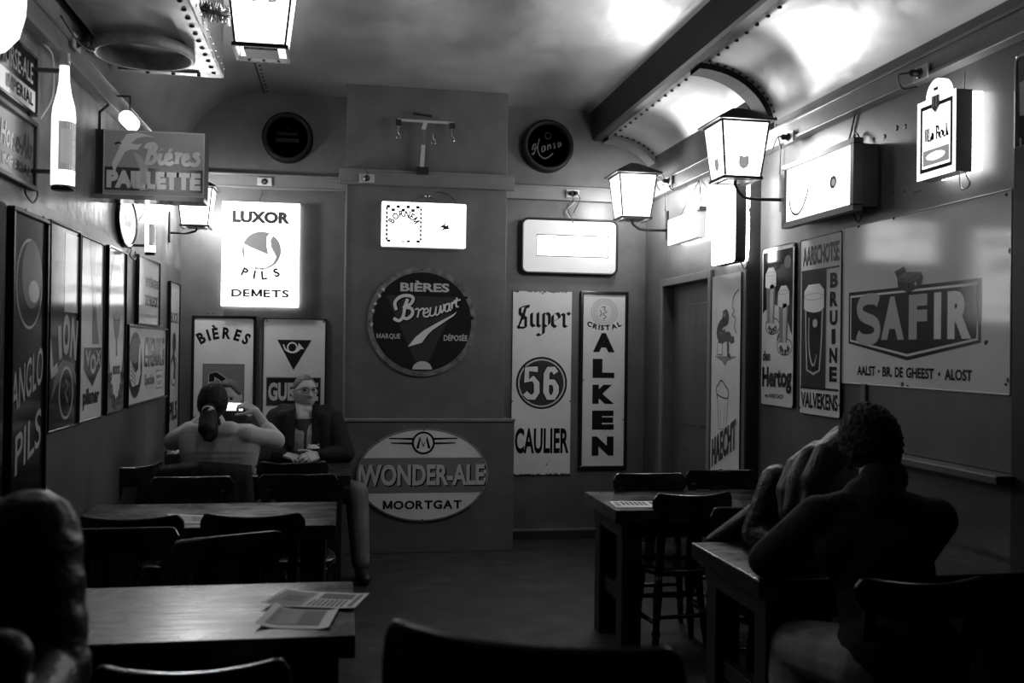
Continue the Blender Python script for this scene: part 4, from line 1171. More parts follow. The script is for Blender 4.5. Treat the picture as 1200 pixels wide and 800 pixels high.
# sign cut by the right edge of the view
S = Sign('enamel_sign', 'N', (1190.5, 72, 187, 1245, 40, 172), thick=0.012, face=M_BLACK, side=M_BLACKMAT, round_=0.03,
         label='black rounded sign with a pale border at the far right edge of the view', cat='sign', group='enamel signs')
S.poly([(0.09, 0.26), (0.5, 0.22), (0.9, 0.26), (0.9, 0.60), (0.5, 0.64), (0.09, 0.58)], M_LIGHT, 1)
S.text('L', 0.10, 0.80, 0.20, 0.90, M_LIGHT, 2, 0.02)
S.band(0.006, M_LIGHT).screws([(0.03, 0.0), (0.03, 1.02)], M_STEEL, 0.010)
S.done()

# ================================================================== left wall signs
S = Sign('enamel_sign', 'L', (-38, 2, 85, 41.5, 66, 124), thick=0.012, face=M_CREAM,
         label='small sign with pale letters on a black band, by the globe lamp', cat='sign', group='enamel signs')
S.rect(0.0, 0.0, 1.0, 0.60, M_BLACK, 1); S.text('HORSE-ALE', 0.42, 0.12, 0.95, 0.50, M_LIGHT, 2, 0.01); S.text('IMPERIAL', 0.52, 0.66, 0.96, 0.90, M_BLACK, 2, 0.03)
S.rim(0.012, 0.008, M_BLACK); S.done()
M_DIM = mat('aged_print', 0.075, 0.25, var=0.3, scale=9)
S = Sign('framed_sign', 'L', (-38, 92, 190, 39, 150, 208), thick=0.010, face=M_DIM,
         label='small framed sign with handwritten letters beside the bottle lamp', cat='sign', group='enamel signs')
S.circ(0.16, 0.45, 0.16, M_DEEP, 1)
S.text('Horse-Ale', 0.44, 0.20, 0.97, 0.60, M_DEEP, 2, 0.02, shear=0.25); S.text('IMPERIAL', 0.48, 0.70, 0.96, 0.88, M_DEEP, 2, 0.01)
S.rim(0.020, 0.014, M_IRON); S.done()

S = Sign('enamel_sign', 'L', (-42, 214, 640, 4.5, 240, 604), thick=0.012, face=M_DEEP, round_=0.02,
         label='dark sign cut by the left edge of the view', cat='sign', group='enamel signs')
S.ring(0.55, 0.42, 0.36, 0.20, 0.008, M_MID, 1); S.done()
S = Sign('enamel_sign', 'L', (13, 245, 600, 51.5, 262, 570), thick=0.014, face=M_DEEP, round_=0.03,
         label='tall dark sign with an oval and slanted pale letters, left wall, nearest whole one', cat='sign', group='enamel signs')
S.ell(0.50, 0.235, 0.40, 0.16, M_LIGHT, 1); S.ell(0.50, 0.235, 0.375, 0.15, M_DEEP, 2); S.ell(0.55, 0.20, 0.30, 0.122, M_MID, 3); S.ell(0.62, 0.26, 0.16, 0.04, M_LIGHT, 4)
S.text('ANGLO', 0.02, 0.50, 0.95, 0.64, M_LIGHT, 3, 0.01, skew=0.30); S.text('PILS', 0.14, 0.72, 0.92, 0.86, M_LIGHT, 3, 0.01, skew=0.30)
S.rim(0.018, 0.012, M_BLACK).screws([(0.35, -0.02), (0.9, -0.02)]); S.done()
S = Sign('enamel_sign', 'L', (57, 259, 503, 91, 273, 497), thick=0.014, face=M_DARK, round_=0.01,
         label='tall sign with a painted reflection and curved bold letters over a round emblem, left wall', cat='sign', group='enamel signs')
S.rect(0.50, 0.02, 0.98, 0.42, M_CREAM, 1); S.rect(0.06, 0.06, 0.46, 0.18, M_MID, 1)  # cream block paints the lit swan sign's reflection into the enamel
S.text('L', 0.04, 0.55, 0.26, 0.74, M_LIGHT, 2, 0.05, rot=18); S.text('I', 0.31, 0.49, 0.42, 0.66, M_LIGHT, 2, 0.05, rot=10); S.text('O', 0.46, 0.43, 0.70, 0.64, M_LIGHT, 2, 0.05); S.text('N', 0.74, 0.45, 0.98, 0.66, M_LIGHT, 2, 0.05, rot=-10)
S.poly([(0.10, 0.86), (0.22, 0.72), (0.45, 0.66), (0.80, 0.68), (0.95, 0.74), (0.98, 0.80), (0.60, 0.72), (0.30, 0.78)], M_MID, 1)
S.ell(0.60, 0.83, 0.25, 0.135, M_LIGHT, 2); S.ell(0.60, 0.83, 0.22, 0.120, M_DEEP, 3); S.stroke([(0.55, 0.76), (0.66, 0.79), (0.56, 0.83), (0.66, 0.88)], 0.025, M_MID, 4)
S.rim(0.010, 0.010, M_BLACK).screws([(0.93, 1.01)]); S.done()
S = Sign('enamel_sign', 'L', (93.5, 276, 493, 120, 287, 487), thick=0.014, face=M_CREAM, round_=0.01,
         label='tall pale sign with a bold word in a dark shield above small black letters', cat='sign', group='enamel signs')
S.poly([(0.36, 0.0), (0.66, 0.0), (0.60, 0.25), (0.80, 0.52), (0.84, 0.58), (0.54, 0.58), (0.50, 0.30)], M_MID, 1)
S.poly([(0.18, 0.60), (0.95, 0.60), (0.95, 0.70), (0.56, 0.82), (0.18, 0.72)], M_DARK, 2); S.text('V', 0.22, 0.615, 0.46, 0.70, M_LIGHT, 3, 0.05); S.text('O', 0.44, 0.635, 0.70, 0.75, M_LIGHT, 3, 0.05); S.text('X', 0.70, 0.615, 0.93, 0.70, M_LIGHT, 3, 0.05)
S.text('pilsner', 0.16, 0.825, 0.88, 0.945, M_BLACK, 3, 0.04)
S.rim(0.006, 0.008, M_IRON).screws([(0.05, 1.01), (0.9, 1.01)]); S.done()
S = Sign('enamel_sign', 'L', (125.5, 289, 483, 146, 297, 478), thick=0.014, face=M_MID, round_=0.008,
         label='tall sign with a goblet in a long pale oval, left wall, fourth whole one', cat='sign', group='enamel signs')
S.ell(0.52, 0.46, 0.42, 0.47, M_CREAM, 1, n=48)
S.poly([(0.30, 0.40), (0.72, 0.40), (0.64, 0.52), (0.56, 0.57), (0.58, 0.66), (0.48, 0.66), (0.48, 0.57), (0.38, 0.52)], M_MID, 2); S.ell(0.51, 0.40, 0.21, 0.03, M_LIGHT, 3)
S.text('BOCK', 0.34, 0.72, 0.74, 0.775, M_BLACK, 3, 0.04); S.arc('BOCK-ALE', 0.53, 0.735, 0.14, 185, 355, 0.075, M_DARK, 3, 0.03, ry=0.19)
S.rim(0.012, 0.010, M_BLACK); S.done()
S = Sign('framed_sign', 'L', (148.5, 384, 475, 193.5, 386, 462), thick=0.012, face=M_CREAM,
         label='landscape framed sign with a white swan in a dark oval, left wall', cat='sign', group='enamel signs')
S.ell(0.19, 0.50, 0.165, 0.44, M_MID, 1); S.ell(0.19, 0.50, 0.150, 0.41, M_DEEP, 2)
S.poly([(0.06, 0.42), (0.13, 0.52), (0.20, 0.60), (0.25, 0.55), (0.26, 0.35), (0.28, 0.20), (0.315, 0.24), (0.30, 0.40), (0.31, 0.62), (0.26, 0.76), (0.12, 0.78), (0.06, 0.66)], M_CREAM, 3)
for k in range(4): S.stroke([(0.08, 0.50 + 0.06 * k), (0.14, 0.56 + 0.05 * k), (0.19, 0.60 + 0.05 * k)], 0.006, M_MID, 4)
S.text('CYGNALE', 0.40, 0.12, 0.96, 0.54, M_MID, 2, 0.03); S.text('CYGNALE', 0.40, 0.37, 0.96, 0.54, M_DARK, 3, 0.03)
S.text('Speciale', 0.42, 0.64, 0.68, 0.84, M_MID, 2, 0.03); S.frame2(0.73, 0.60, 0.92, 0.88, 0.008, M_MID, 2); S.text('BIÈRE', 0.75, 0.66, 0.90, 0.72, M_MID, 2, 0.02); S.text('ALE', 0.77, 0.76, 0.88, 0.82, M_MID, 2, 0.02)
S.rim(0.016, 0.016, M_BLACK); S.done()
S = Sign('enamel_sign', 'L', (161.5, 300, 379, 186, 309, 380), thick=0.012, face=M_CREAM,
         label='small pale sign with two lines of letters above the swan framed sign', cat='sign', group='enamel signs')
S.text('BIÈRES', 0.35, 0.24, 0.96, 0.42, M_MID, 2, 0.04); S.text('DE BLECK', 0.32, 0.55, 0.96, 0.72, M_DARK, 2, 0.04); S.stroke([(0.35, 0.87), (0.92, 0.86)], 0.012, M_LIGHT, 2)
S.rim(0.010, 0.010, M_BLACK); S.done()
S = Sign('enamel_sign', 'L', (198, 330, 520, 209, 334, 515), thick=0.012, face=M_CREAM,
         label='very narrow tall sign with a standing figure beside the far left corner', cat='sign', group='enamel signs')
S.text('BOCK', 0.10, 0.18, 0.90, 0.25, M_MID, 2, 0.03)
S.circ(0.5, 0.37, 0.18, M_DARK, 2); S.stroke([(0.5, 0.38), (0.45, 0.45), (0.6, 0.52), (0.55, 0.60)], 0.07, M_DARK, 2); S.stroke([(0.45, 0.44), (0.2, 0.50)], 0.03, M_DARK, 2); S.ring(0.5, 0.55, 0.35, 0.09, 0.010, M_MID, 1)
S.text('PILS', 0.08, 0.74, 0.90, 0.86, M_DARK, 2, 0.04)
S.rim(0.010, 0.010, M_BLACK); S.done()
S = Sign('oval_sign', 'L', (138.5, 228, 286, 159.5, 232, 291), thick=0.012, face=M_WHITE, shape='ell',
         label='oval white sign with a thin black rim under the hanging box sign', cat='sign')
S.text('BIÈRE', 0.22, 0.40, 0.78, 0.60, M_LIGHT, 2, 0.03); S.ring(0.5, 0.5, 0.40, 0.40, 0.004, M_LIGHT, 1); S.band(0.010, M_BLACK); S.done()

# box sign hung square to the left wall
pa, pb_ = at_y(121, 152, 5.17), at_y(239.5, 229.5, 5.17)
x0, x1, z1, z0 = pa.x, pb_.x, pa.z - 0.0, at_y(180, 229, 5.17).z
PLANES['H'] = lambda: ('y', 5.17, Vector((1, 0, 0)), Vector((0, -1, 0)))
M_GREYBOX = mat('grey_box_enamel', 0.34, 0.2)
S = Sign('hanging_box_sign', 'H', (121, 151.5, 228, 239.5, 156, 231), thick=0.16, off=-0.16, face=M_GREYBOX, side=M_BLACKMAT,
         label='box sign with a white bird and two words jutting out from the left wall', cat='sign')
S.rect(0.015, 0.575, 0.985, 0.93, M_DEEP, 1); S.frame2(0.0, 0.0, 1.0, 1.0, 0.006, M_LIGHT, 1)
S.text('PAILLETTE', 0.035, 0.625, 0.965, 0.895, M_CREAM, 3, 0.07)
S.poly([(0.10, 0.64), (0.085, 0.52), (0.12, 0.40), (0.16, 0.26), (0.145, 0.22), (0.175, 0.18), (0.23, 0.06), (0.34, 0.03), (0.50, 0.09), (0.40, 0.09), (0.33, 0.12), (0.27, 0.20), (0.32, 0.22), (0.38, 0.20), (0.33, 0.30), (0.26, 0.30), (0.21, 0.34), (0.17, 0.46), (0.13, 0.58), (0.12, 0.66)], M_CREAM, 2)
S.stroke([(0.11, 0.22), (0.15, 0.20), (0.17, 0.22)], 0.010, M_DEEP, 3)
S.poly([(0.28, 0.32), (0.36, 0.38), (0.44, 0.56), (0.44, 0.92), (0.36, 0.92), (0.36, 0.60)], M_LIGHT, 2)
BIE = [[(.02, .22), (.06, .06), (.14, .0), (.19, .10), (.16, .34), (.08, .44), (.18, .46), (.18, .72), (.10, .92), (.02, .88)], [(.12, .04), (.08, .5), (.04, .95)],
       [(.27, .42), (.25, .80), (.29, .90), (.34, .78)], [(.28, .22), (.29, .25)], [(.37, .68), (.44, .58), (.42, .44), (.37, .52), (.36, .80), (.41, .92), (.49, .80)], [(.41, .22), (.45, .30)],
       [(.51, .46), (.55, .42), (.54, .90)], [(.55, .56), (.60, .42), (.63, .46)], [(.66, .68), (.73, .58), (.71, .44), (.66, .52), (.65, .80), (.70, .92), (.78, .80)],
       [(.92, .44), (.87, .38), (.83, .48), (.90, .66), (.88, .86), (.82, .92), (.78, .84)]]
for ln in boxmap(BIE, 0.40, 0.20, 1.0, 0.53): S.stroke(ln, 0.020, M_CREAM, 4, smooth=4)
b = S.part('mount'); b.box((-0.075, -0.004, -0.001), (-0.001, S.h + 0.002, S.t - 0.02), M_BLACKMAT)
b = S.part('bottom_trim'); b.box((-0.075, -0.022, 0.0), (S.w, 0.0, S.t), M_MID)
b = S.part('hanger'); b.tube([(-0.04, S.h, S.t * 0.5), (-0.04, S.h + 0.10, S.t * 0.5), (XL - pa.x + 0.045, S.h + 0.14, S.t * 0.5)], 0.008, M_IRON, 8)
S.done()

# ================================================================== sockets, cask heads, balance on the breast
def socket(name, M, label, cords=()):
    b = MB(); b.box((-0.055, -0.032, 0.0), (0.055, 0.032, 0.010), M_LIGHT); o = b.build(name, M=M, bevel=0.003); tag(o, label, 'socket', 'power sockets on the rail')
    b = MB(); b.lathe([(0.024, 0.016), (0.024, 0.010), (0.018, 0.006), (0.001, 0.006)], (0, 0, 0.0), M_DARK, 18, axis='Z'); b.build('outlet', parent=o)
    for c in cords:
        b = MB(); b.lathe([(0.016, 0.01), (0.016, 0.045), (0.008, 0.06), (0.001, 0.06)], (c[0][0], c[0][1], 0), M_BLACKMAT, 12); b.build('plug', parent=o)
        b = MB(); b.tube(catmull(c, 6), 0.004, M_CORD, 6); b.build('cord', parent=o)
    return o
def wm(p, u, n): return Matrix(((u[0], 0, n[0], p[0]), (u[1], 0, n[1], p[1]), (u[2], 1, n[2], p[2]), (0, 0, 0, 1)))
UB, NB = (1, 0, 0), (0, -1, 0); UR, NR = (0, -1, 0), (-1, 0, 0); UL, NL = (0, 1, 0), (1, 0, 0)
p = at_y(310, 213, D - 0.062); socket('power_socket', wm(p, UB, NB), 'socket on the rail above the lit swan sign')
p = at_y(430, 209, DB - 0.067); socket('power_socket', wm(p, UB, NB), 'socket on the chimney breast rail above the chequered lit box', [[(0, 0, 0.05), (0.0, 0.04, 0.05), (-0.03, 0.08, 0.02)]])
p = at_y(671, 227, D - 0.062); socket('power_socket', wm(p, UB, NB), 'double socket on the back right rail with two cords', [[(-0.02, 0, 0.05), (-0.01, -0.06, 0.05), (-0.05, -0.11, 0.03), (0.0, -0.24, 0.03)], [(0.02, 0, 0.05), (0.05, -0.05, 0.05), (0.0, -0.16, 0.04)]])
p = at_x(785, 212, XR - 0.057); socket('power_socket', wm(p, UR, NR), 'socket with looped cables above the small hung lit box', [[(0, 0, 0.05), (0.06, 0.03, 0.08), (-0.08, 0.03, 0.08), (-0.10, -0.03, 0.06), (0.0, -0.03, 0.05)], [(0, 0, 0.06), (-0.05, 0.04, 0.10), (-0.12, 0.0, 0.08), (-0.14, -0.05, 0.03)]])
p = at_x(926, 161, XR2 - 0.067); socket('power_socket', wm(p, UR, NR), 'socket with a plug between the big lantern and the smiling screen', [[(0, 0, 0.05), (-0.02, 0, 0.07), (-0.10, -0.05, 0.06)]])
p = at_x(1080, 86, XR2 - 0.067); socket('power_socket', wm(p, UR, NR), 'socket with a plug above the crest topped light box', [[(0, 0, 0.05), (-0.05, 0.0, 0.08), (-0.07, -0.05, 0.05), (0.0, -0.06, 0.02)]])
p = at_x(88, 50, XL + 0.058); socket('power_socket', wm(p, UL, NL), 'socket with plugs on the left rail above the bottle lamp', [[(0, 0, 0.05), (0.0, -0.03, 0.08), (-0.15, -0.05, 0.06), (-0.3, 0.02, 0.02)]])

M_CASK = wood('cask_wood', 0.016, 0.5, along='Y', contrast=0.5, planks=0.07, gap=0.002)
M_CASKR = mat('cask_rim', 0.009, 0.6, spec=0.3, var=0.3, scale=10)
def cask(p, R, label, name):
    root = empty('cask_end', p, label=label, cat='cask end', group='dark cask ends on the wall')
    b = MB(); b.lathe([(0.001, -0.05), (R * 0.80, -0.05)], (0, 0, 0), M_CASK, 48, axis='Y'); b.build('head', parent=root)
    b = MB(); b.lathe([(R * 0.80, 0.0), (R * 0.80, -0.075), (R * 0.86, -0.10), (R * 0.94, -0.095), (R, -0.06), (R, 0.0)], (0, 0, 0), M_CASKR, 48, axis='Y'); b.build('rim', parent=root)
    return root
pc = at_y(642, 171, D - 0.05); rc = at_y(672, 171, D - 0.05).x - pc.x
root = cask(Vector((pc.x, D, pc.z)), rc, 'dark cask end with a pale handwritten name, right of the chimney breast', 'Hansa')
b = MB(); SS = Sign.__new__(Sign); SS.w = SS.h = rc * 1.6; SS.mb = b; SS.t = 0.0
HAN = [[(.12, .62), (.15, .50), (.20, .46), (.19, .60), (.15, .72), (.11, .70)], [(.28, .40), (.25, .55), (.30, .72), (.42, .80), (.56, .74), (.62, .66)], [(.28, .40), (.29, .33)], [(.17, .58), (.27, .54)],
       [(.42, .50), (.36, .54), (.36, .64), (.41, .62), (.43, .50), (.44, .62)], [(.50, .47), (.50, .60)], [(.50, .52), (.55, .46), (.57, .57)], [(.68, .43), (.63, .45), (.68, .51), (.64, .55)], [(.80, .40), (.75, .43), (.75, .51), (.79, .49), (.81, .40), (.82, .48)]]
M_FADE = mat('faded_paint', 0.055, 0.6)
for ln in HAN: SS.stroke(ln, 0.009, M_FADE, 1, smooth=4)
SS.ring(0.5, 0.26, 0.075, 0.075, 0.008, M_CASKR, 1)
b.v = [(x - rc * 0.8, -0.052 - z, y - rc * 0.8) for x, y, z in b.v]; b.build('lettering', parent=root)
pc = at_y(337, 161, D - 0.05); rc = at_y(367, 161, D - 0.05).x - pc.x
root = cask(Vector((pc.x, D, pc.z)), rc, 'very dark plain cask end, left of the chimney breast', '')
b = MB(); SS = Sign.__new__(Sign); SS.w = SS.h = rc * 1.6; SS.mb = b; SS.t = 0.0
M_REL = mat('cask_relief', 0.014, 0.9, spec=0.1)
SS.rect(0.25, 0.38, 0.75, 0.44, M_REL); SS.rect(0.22, 0.52, 0.78, 0.62, M_REL); SS.rect(0.48, 0.24, 0.56, 0.28, M_REL)
b.v = [(x - rc * 0.8, -0.052 - z, y - rc * 0.8) for x, y, z in b.v]; b.build('relief', parent=root)

# hanging hook balance on the breast
c0 = at_y(495, 203, DB - 0.10)
root = empty('hook_balance', (c0.x, DB, c0.z), label='metal tap bracket with a crossbar and hanging hooks on the chimney breast above the rail', cat='bracket')
P = lambda x, y: at_y(x, y, DB - 0.10) - Vector((c0.x, DB, c0.z))
b = MB(); b.bar(P(494, 203), P(496, 170), 0.030, 0.03, M_LIGHT, up=(0, 1, 0)); b.bar(P(496, 182), P(497, 150), 0.026, 0.026, M_STEEL, up=(0, 1, 0)); b.bar(P(496, 152), P(499, 142), 0.03, 0.03, M_LIGHT, up=(0, 1, 0)); b.box((-0.045, -0.12, -0.002), (0.045, 0.0, 0.045), M_IRON)
b.build('post', parent=root)
b = MB(); b.bar(P(466, 140.5), P(532, 144.5), 0.018, 0.018, M_LIGHT, up=(0, 1, 0)); b.bar(P(484, 133), P(506, 136), 0.014, 0.014, M_IRON, up=(0, 1, 0)); b.build('crossbar', parent=root)
for (hx, hy, k) in ((467, 146, 0), (530, 150, 0), (508, 153, 1)):
    q = P(hx, hy); b = MB()
    if not k: b.box((q.x - 0.020, q.y - 0.02, q.z - 0.015), (q.x + 0.020, q.y + 0.02, q.z + 0.035), M_BLACKMAT); b.box((q.x - 0.019, q.y - 0.021, q.z - 0.022), (q.x + 0.019, q.y + 0.021, q.z - 0.012), M_STEEL)
    b.tube(catmull([q + Vector((0, 0, -0.015)), q + Vector((0, 0, -0.06)), q + Vector((0.014, 0, -0.075)), q + Vector((0.012, 0, -0.098)), q + Vector((-0.008, 0, -0.10)), q + Vector((-0.012, 0, -0.085))], 5), 0.005, M_STEEL, 6)
    b.build('hook', parent=root)
# ================================================================== tables
def table(x0, x1, y0, y1, label, legs, stretch=True):
    root = empty('pub_table', ((x0 + x1) / 2, (y0 + y1) / 2, 0), label=label, cat='table', group='dark wooden pub tables')
    w, d = (x1 - x0) / 2, (y1 - y0) / 2
    b = MB(); b.box((-w, -d, 0.685), (w, d, 0.75), M_TABLE); b.build('tabletop', parent=root, bevel=0.005)
    b = MB(); i = 0.045
    b.box((-w + i, -d + i, 0.60), (w - i, -d + i + 0.025, 0.685), M_TLEG); b.box((-w + i, d - i - 0.025, 0.60), (w - i, d - i, 0.685), M_TLEG)
    b.box((-w + i, -d + i + 0.025, 0.60), (-w + i + 0.025, d - i - 0.025, 0.685), M_TLEG); b.box((w - i - 0.025, -d + i + 0.025, 0.60), (w - i, d - i - 0.025, 0.685), M_TLEG)
    b.build('apron', parent=root)
    t = 0.105; e = 0.05
    for sx in (-1, 1):
        for sy in (-1, 1):
            cx, cy = sx * (w - e - t / 2), sy * (d - e - t / 2)
            b = MB(); b.box((cx - t / 2, cy - t / 2, 0.0), (cx + t / 2, cy + t / 2, 0.64), M_TLEG); b.build('leg', parent=root, bevel=0.006)
        b = MB(); cx = sx * (w - e - t / 2); b.box((cx - 0.025, -(d - e - t), 0.24), (cx + 0.025, d - e - t, 0.31), M_TLEG); b.build('stretcher', parent=root, bevel=0.003)
    return root


T1 = (-1.19, 0.048, 2.76, 3.40); T2 = (-1.19, -0.016, 4.47, 5.15); T3 = (-1.19, 0.064, 6.19, 6.85)
T4 = (1.357, 2.47, 4.74, 5.38); T5 = (1.45, 2.54, 3.24, 3.92)
table(*T1, 'wooden table at the left nearest the camera, holding two menu sheets', 4)
table(*T2, 'middle wooden table of the left row, with dark chairs on both sides', 4)
table(*T3, 'far left wooden table where two men and the woman with a phone sit', 4)
table(*T4, 'wooden table at the right near the door, with one menu sheet', 4)
table(*T5, 'wooden table at the right where a couple leans together', 4)

# ================================================================== chairs
def rounded_board(b, w, h, t, y_of_x, z0, m, rend=0.03, n=22, dz=0.0):
    """curved back board: outline with rounded ends, bent by y_of_x"""
    top, bot = [], []
    for k in range(n + 1):
        x = -w + 2 * w * k / n; e = max(0, abs(x) - (w - rend)) / rend
        s = math.sqrt(max(0.0, 1 - e * e)) if e > 0 else 1.0
        hh = h / 2 * (0.35 + 0.65 * s)
        zc = z0 + dz * (x / w) ** 2
        top.append((x, zc + hh)); bot.append((x, zc - hh))
    vs = []
    for k in range(n + 1):
        x = top[k][0]; y = y_of_x(x)
        vs += [(x, y, top[k][1]), (x, y, bot[k][1]), (x, y + t, bot[k][1]), (x, y + t, top[k][1])]
    fs = []
    for k in range(n):
        a, c = 4 * k, 4 * k + 4
        for i in range(4): fs.append((a + i, a + (i + 1) % 4, c + (i + 1) % 4, c + i))
    fs += [(0, 1, 2, 3), (4 * n + 3, 4 * n + 2, 4 * n + 1, 4 * n)]
    b.add(vs, fs, m)


def make_chair(label, group):
    """sitter faces +Y; the back is at -Y"""
    r = empty('pub_chair', (0, 0, 0), label=label, cat='chair', group=group)
    # saddle seat
    b = MB(); N = 36; out = []
    for k in range(N):
        a = 2 * math.pi * k / N; c, s = math.cos(a), math.sin(a)
        x = 0.205 * abs(c) ** 0.62 * (1 if c >= 0 else -1); y = 0.20 * abs(s) ** 0.62 * (1 if s >= 0 else -1)
        x *= 1.0 + 0.10 * (y / 0.2); out.append((x, y))
    rings = []
    for (f, z) in ((0.93, 0.425), (1.0, 0.433), (1.0, 0.455), (0.96, 0.462), (0.6, 0.452), (0.0, 0.450)):
        rings.append([(x * f, y * f, z) for x, y in out])
    vs = [p for rr in rings for p in rr]; fs = [tuple(range(N))[::-1]]
    for i in range(len(rings) - 1):
        for k in range(N): fs.append((i * N + k, i * N + (k + 1) % N, (i + 1) * N + (k + 1) % N, (i + 1) * N + k))
    b.add(vs, fs, M_CHAIR, True); b.build('seat', parent=r)
    # turned splayed legs
    for sx in (-1, 1):
        for sy in (-1, 1):
            p0 = Vector((sx * 0.15, sy * 0.145, 0.43)); p1 = Vector((sx * 0.195, sy * 0.195 - 0.01, 0.0))
            ts = [0, 0.08, 0.2, 0.35, 0.5, 0.62, 0.66, 0.70, 0.8, 0.9, 1.0]; rd = [0.019, 0.02, 0.024, 0.022, 0.018, 0.017, 0.024, 0.017, 0.019, 0.016, 0.013]
            b = MB(); b.tube([p0.lerp(p1, t) for t in ts], 0, M_CHAIR, 10, True, rd); b.build('leg', parent=r)
    L = lambda sx, sy, t: Vector((sx * 0.15, sy * 0.145, 0.43)).lerp(Vector((sx * 0.195, sy * 0.195 - 0.01, 0.0)), t)
    for a, c in ((L(-1, -1, .55), L(-1, 1, .55)), (L(1, -1, .55), L(1, 1, .55)), (L(-1, 1, .42), L(1, 1, .42)), (L(-1, -1, .48), L(1, -1, .48))):
        b = MB(); b.tube([a, a.lerp(c, .5), c], 0, M_CHAIR, 8, True, [0.009, 0.013, 0.009]); b.build('stretcher', parent=r)
    yb = lambda x: -0.285 + 0.065 * (x / 0.21) ** 2
    b = MB(); rounded_board(b, 0.215, 0.115, 0.022, yb, 0.785, M_CHAIR, 0.035, dz=0.012); b.build('top_rail', parent=r, bevel=0.007)
    for sx in (-1, 1):
        b = MB(); b.bar((sx * 0.155, -0.165, 0.45), (sx * 0.172, yb(0.172) + 0.012, 0.77), 0.036, 0.026, M_CHAIR, up=(0, 1, 0), w1=0.046, h1=0.02); b.build('back_post', parent=r, bevel=0.004)
    b = MB(); b.bar((0, -0.185, 0.45), (0, yb(0) + 0.012, 0.76), 0.06, 0.016, M_CHAIR, up=(0, 1, 0), w1=0.10, h1=0.016); b.build('splat', parent=r, bevel=0.004)
    return r


chair0 = None
def chair_at(px, py, deg, label, group, z=0.83):
    """px, py: middle of the top rail in the view; deg: turn about the vertical (0 = sitter faces the back wall)"""
    global chair0
    p = at_z(px, py, z); a = math.radians(deg)
    o = Vector((0, -0.275, 0)); o = Vector((o.x * math.cos(a) - o.y * math.sin(a), o.x * math.sin(a) + o.y * math.cos(a), 0))
    loc = (p.x - o.x, p.y - o.y, 0)
    if chair0 is None:
        chair0 = make_chair(label, group); chair0.location = loc; chair0.rotation_euler = (0, 0, a); return chair0
    return dup(chair0, loc, a, label, group)


GL, GR = 'dark pub chairs of the left row', 'dark pub chairs of the right row'
chair_at(819, 583, 6, 'chair tucked under the table by the door, its back to the camera', GR)
chair_at(757, 563, 180, 'chair against the far side of the table by the door, left one', GR, 0.80)
chair_at(841, 553, 176, 'chair by the narrow painted panel, half hidden behind the nearer chair', GR, 0.83)
chair_at(880, 597, 178, 'chair of the leaning woman, its back showing beyond the right table', GR, 0.83)
chair_at(1091, 688, -4, 'chair the man in the dark pullover sits on', GR)
chair_at(220, 795, 0, 'chair tucked under the nearest left table, its curved rail cut by the lower edge', GL)
chair_at(148, 612, 0, 'chair on the near side of the middle left table, by the wall', GL)
chair_at(294, 609, -3, 'chair on the near side of the middle left table, at its free end', GL)
chair_at(145, 622, 182, 'chair behind the nearest left table, by the wall', GL)
chair_at(263, 631, 205, 'chair turned askew behind the nearest left table', GL)
chair_at(226, 561, 184, 'chair behind the middle left table, in front of the woman with a phone', GL)
chair_at(350, 558, 180, 'chair behind the middle left table, nearest the man in glasses', GL)
jc = chair_at(237, 551, 0, 'chair with a dark jacket over it, under the woman taking a photo', GL)
chair_at(343, 545, 2, 'empty chair before the man in glasses at the far left table', GL)
chair_at(172, 552, 62, 'chair set sideways by the left wall beside the middle table', GL, 0.81)
c9 = chair_at(66, 721, 96, 'chair behind the person in the leather jacket at the left edge', GL, 0.83)
for o_ in (c9,):
    o_.location = (-0.93, 2.30, 0); o_.rotation_euler = (0, 0, math.radians(90))

# curved high back seat in the foreground
pc = at_d(584, 772, 1.5)
root = empty('tub_chair', (pc.x, pc.y, 0), math.radians(-27), label='out of focus dark chair with a broad curved back, nearest the camera', cat='chair')
root.location = (pc.x + 0.02, pc.y, 0)
b = MB(); n = 28; R = 0.40; H1 = pc.z + 0.02; H0 = 0.55
def arcp(k, r): a = math.radians(-90 - 42 + 84 * k / n); return (r * math.cos(a), R * 0.0 + r * math.sin(a) + R)
vs = []
for k in range(n + 1):
    t = abs(2 * k / n - 1); e = max(0, t - 0.84) / 0.16; top = H1 - 0.12 * (1 - math.sqrt(max(0, 1 - e * e)))
    xo, yo = arcp(k, R); xi, yi = arcp(k, R - 0.022)
    vs += [(xo, yo, top), (xo, yo, H0), (xi, yi, H0), (xi, yi, top)]
fs = []
for k in range(n):
    a, c = 4 * k, 4 * k + 4
    for i in range(4): fs.append((a + i, a + (i + 1) % 4, c + (i + 1) % 4, c + i))
fs += [(0, 1, 2, 3), (4 * n + 3, 4 * n + 2, 4 * n + 1, 4 * n)]
b.add(vs, fs, M_CHAIR); b.build('backrest', parent=root, bevel=0.012)
b = MB(); b.lathe([(0.001, 0.62), (0.20, 0.62), (0.215, 0.635), (0.21, 0.655), (0.001, 0.66)], (0, 0.24, 0), M_CHAIR, 32); b.build('seat', parent=root)
for sx in (-1, 1):
    for sy in (0, 1):
        b = MB(); b.tube([(sx * 0.13, 0.12 + 0.24 * sy, 0.63), (sx * 0.18, 0.07 + 0.34 * sy, 0.0)], 0, M_CHAIR, 10, True, [0.022, 0.016]); b.build('leg', parent=root)
b = MB(); b.tube([(0.165 * math.cos(a), 0.24 + 0.165 * math.sin(a), 0.25) for a in [2 * math.pi * k / 24 for k in range(25)]], 0.011, M_IRON, 8); b.build('foot_ring', parent=root)
b = MB()
for sx in (-1, 1): b.bar((sx * 0.12, 0.06, 0.62), (sx * 0.13, 0.035, 0.75), 0.035, 0.02, M_CHAIR, up=(0, 1, 0))
b.build('back_post', parent=root)

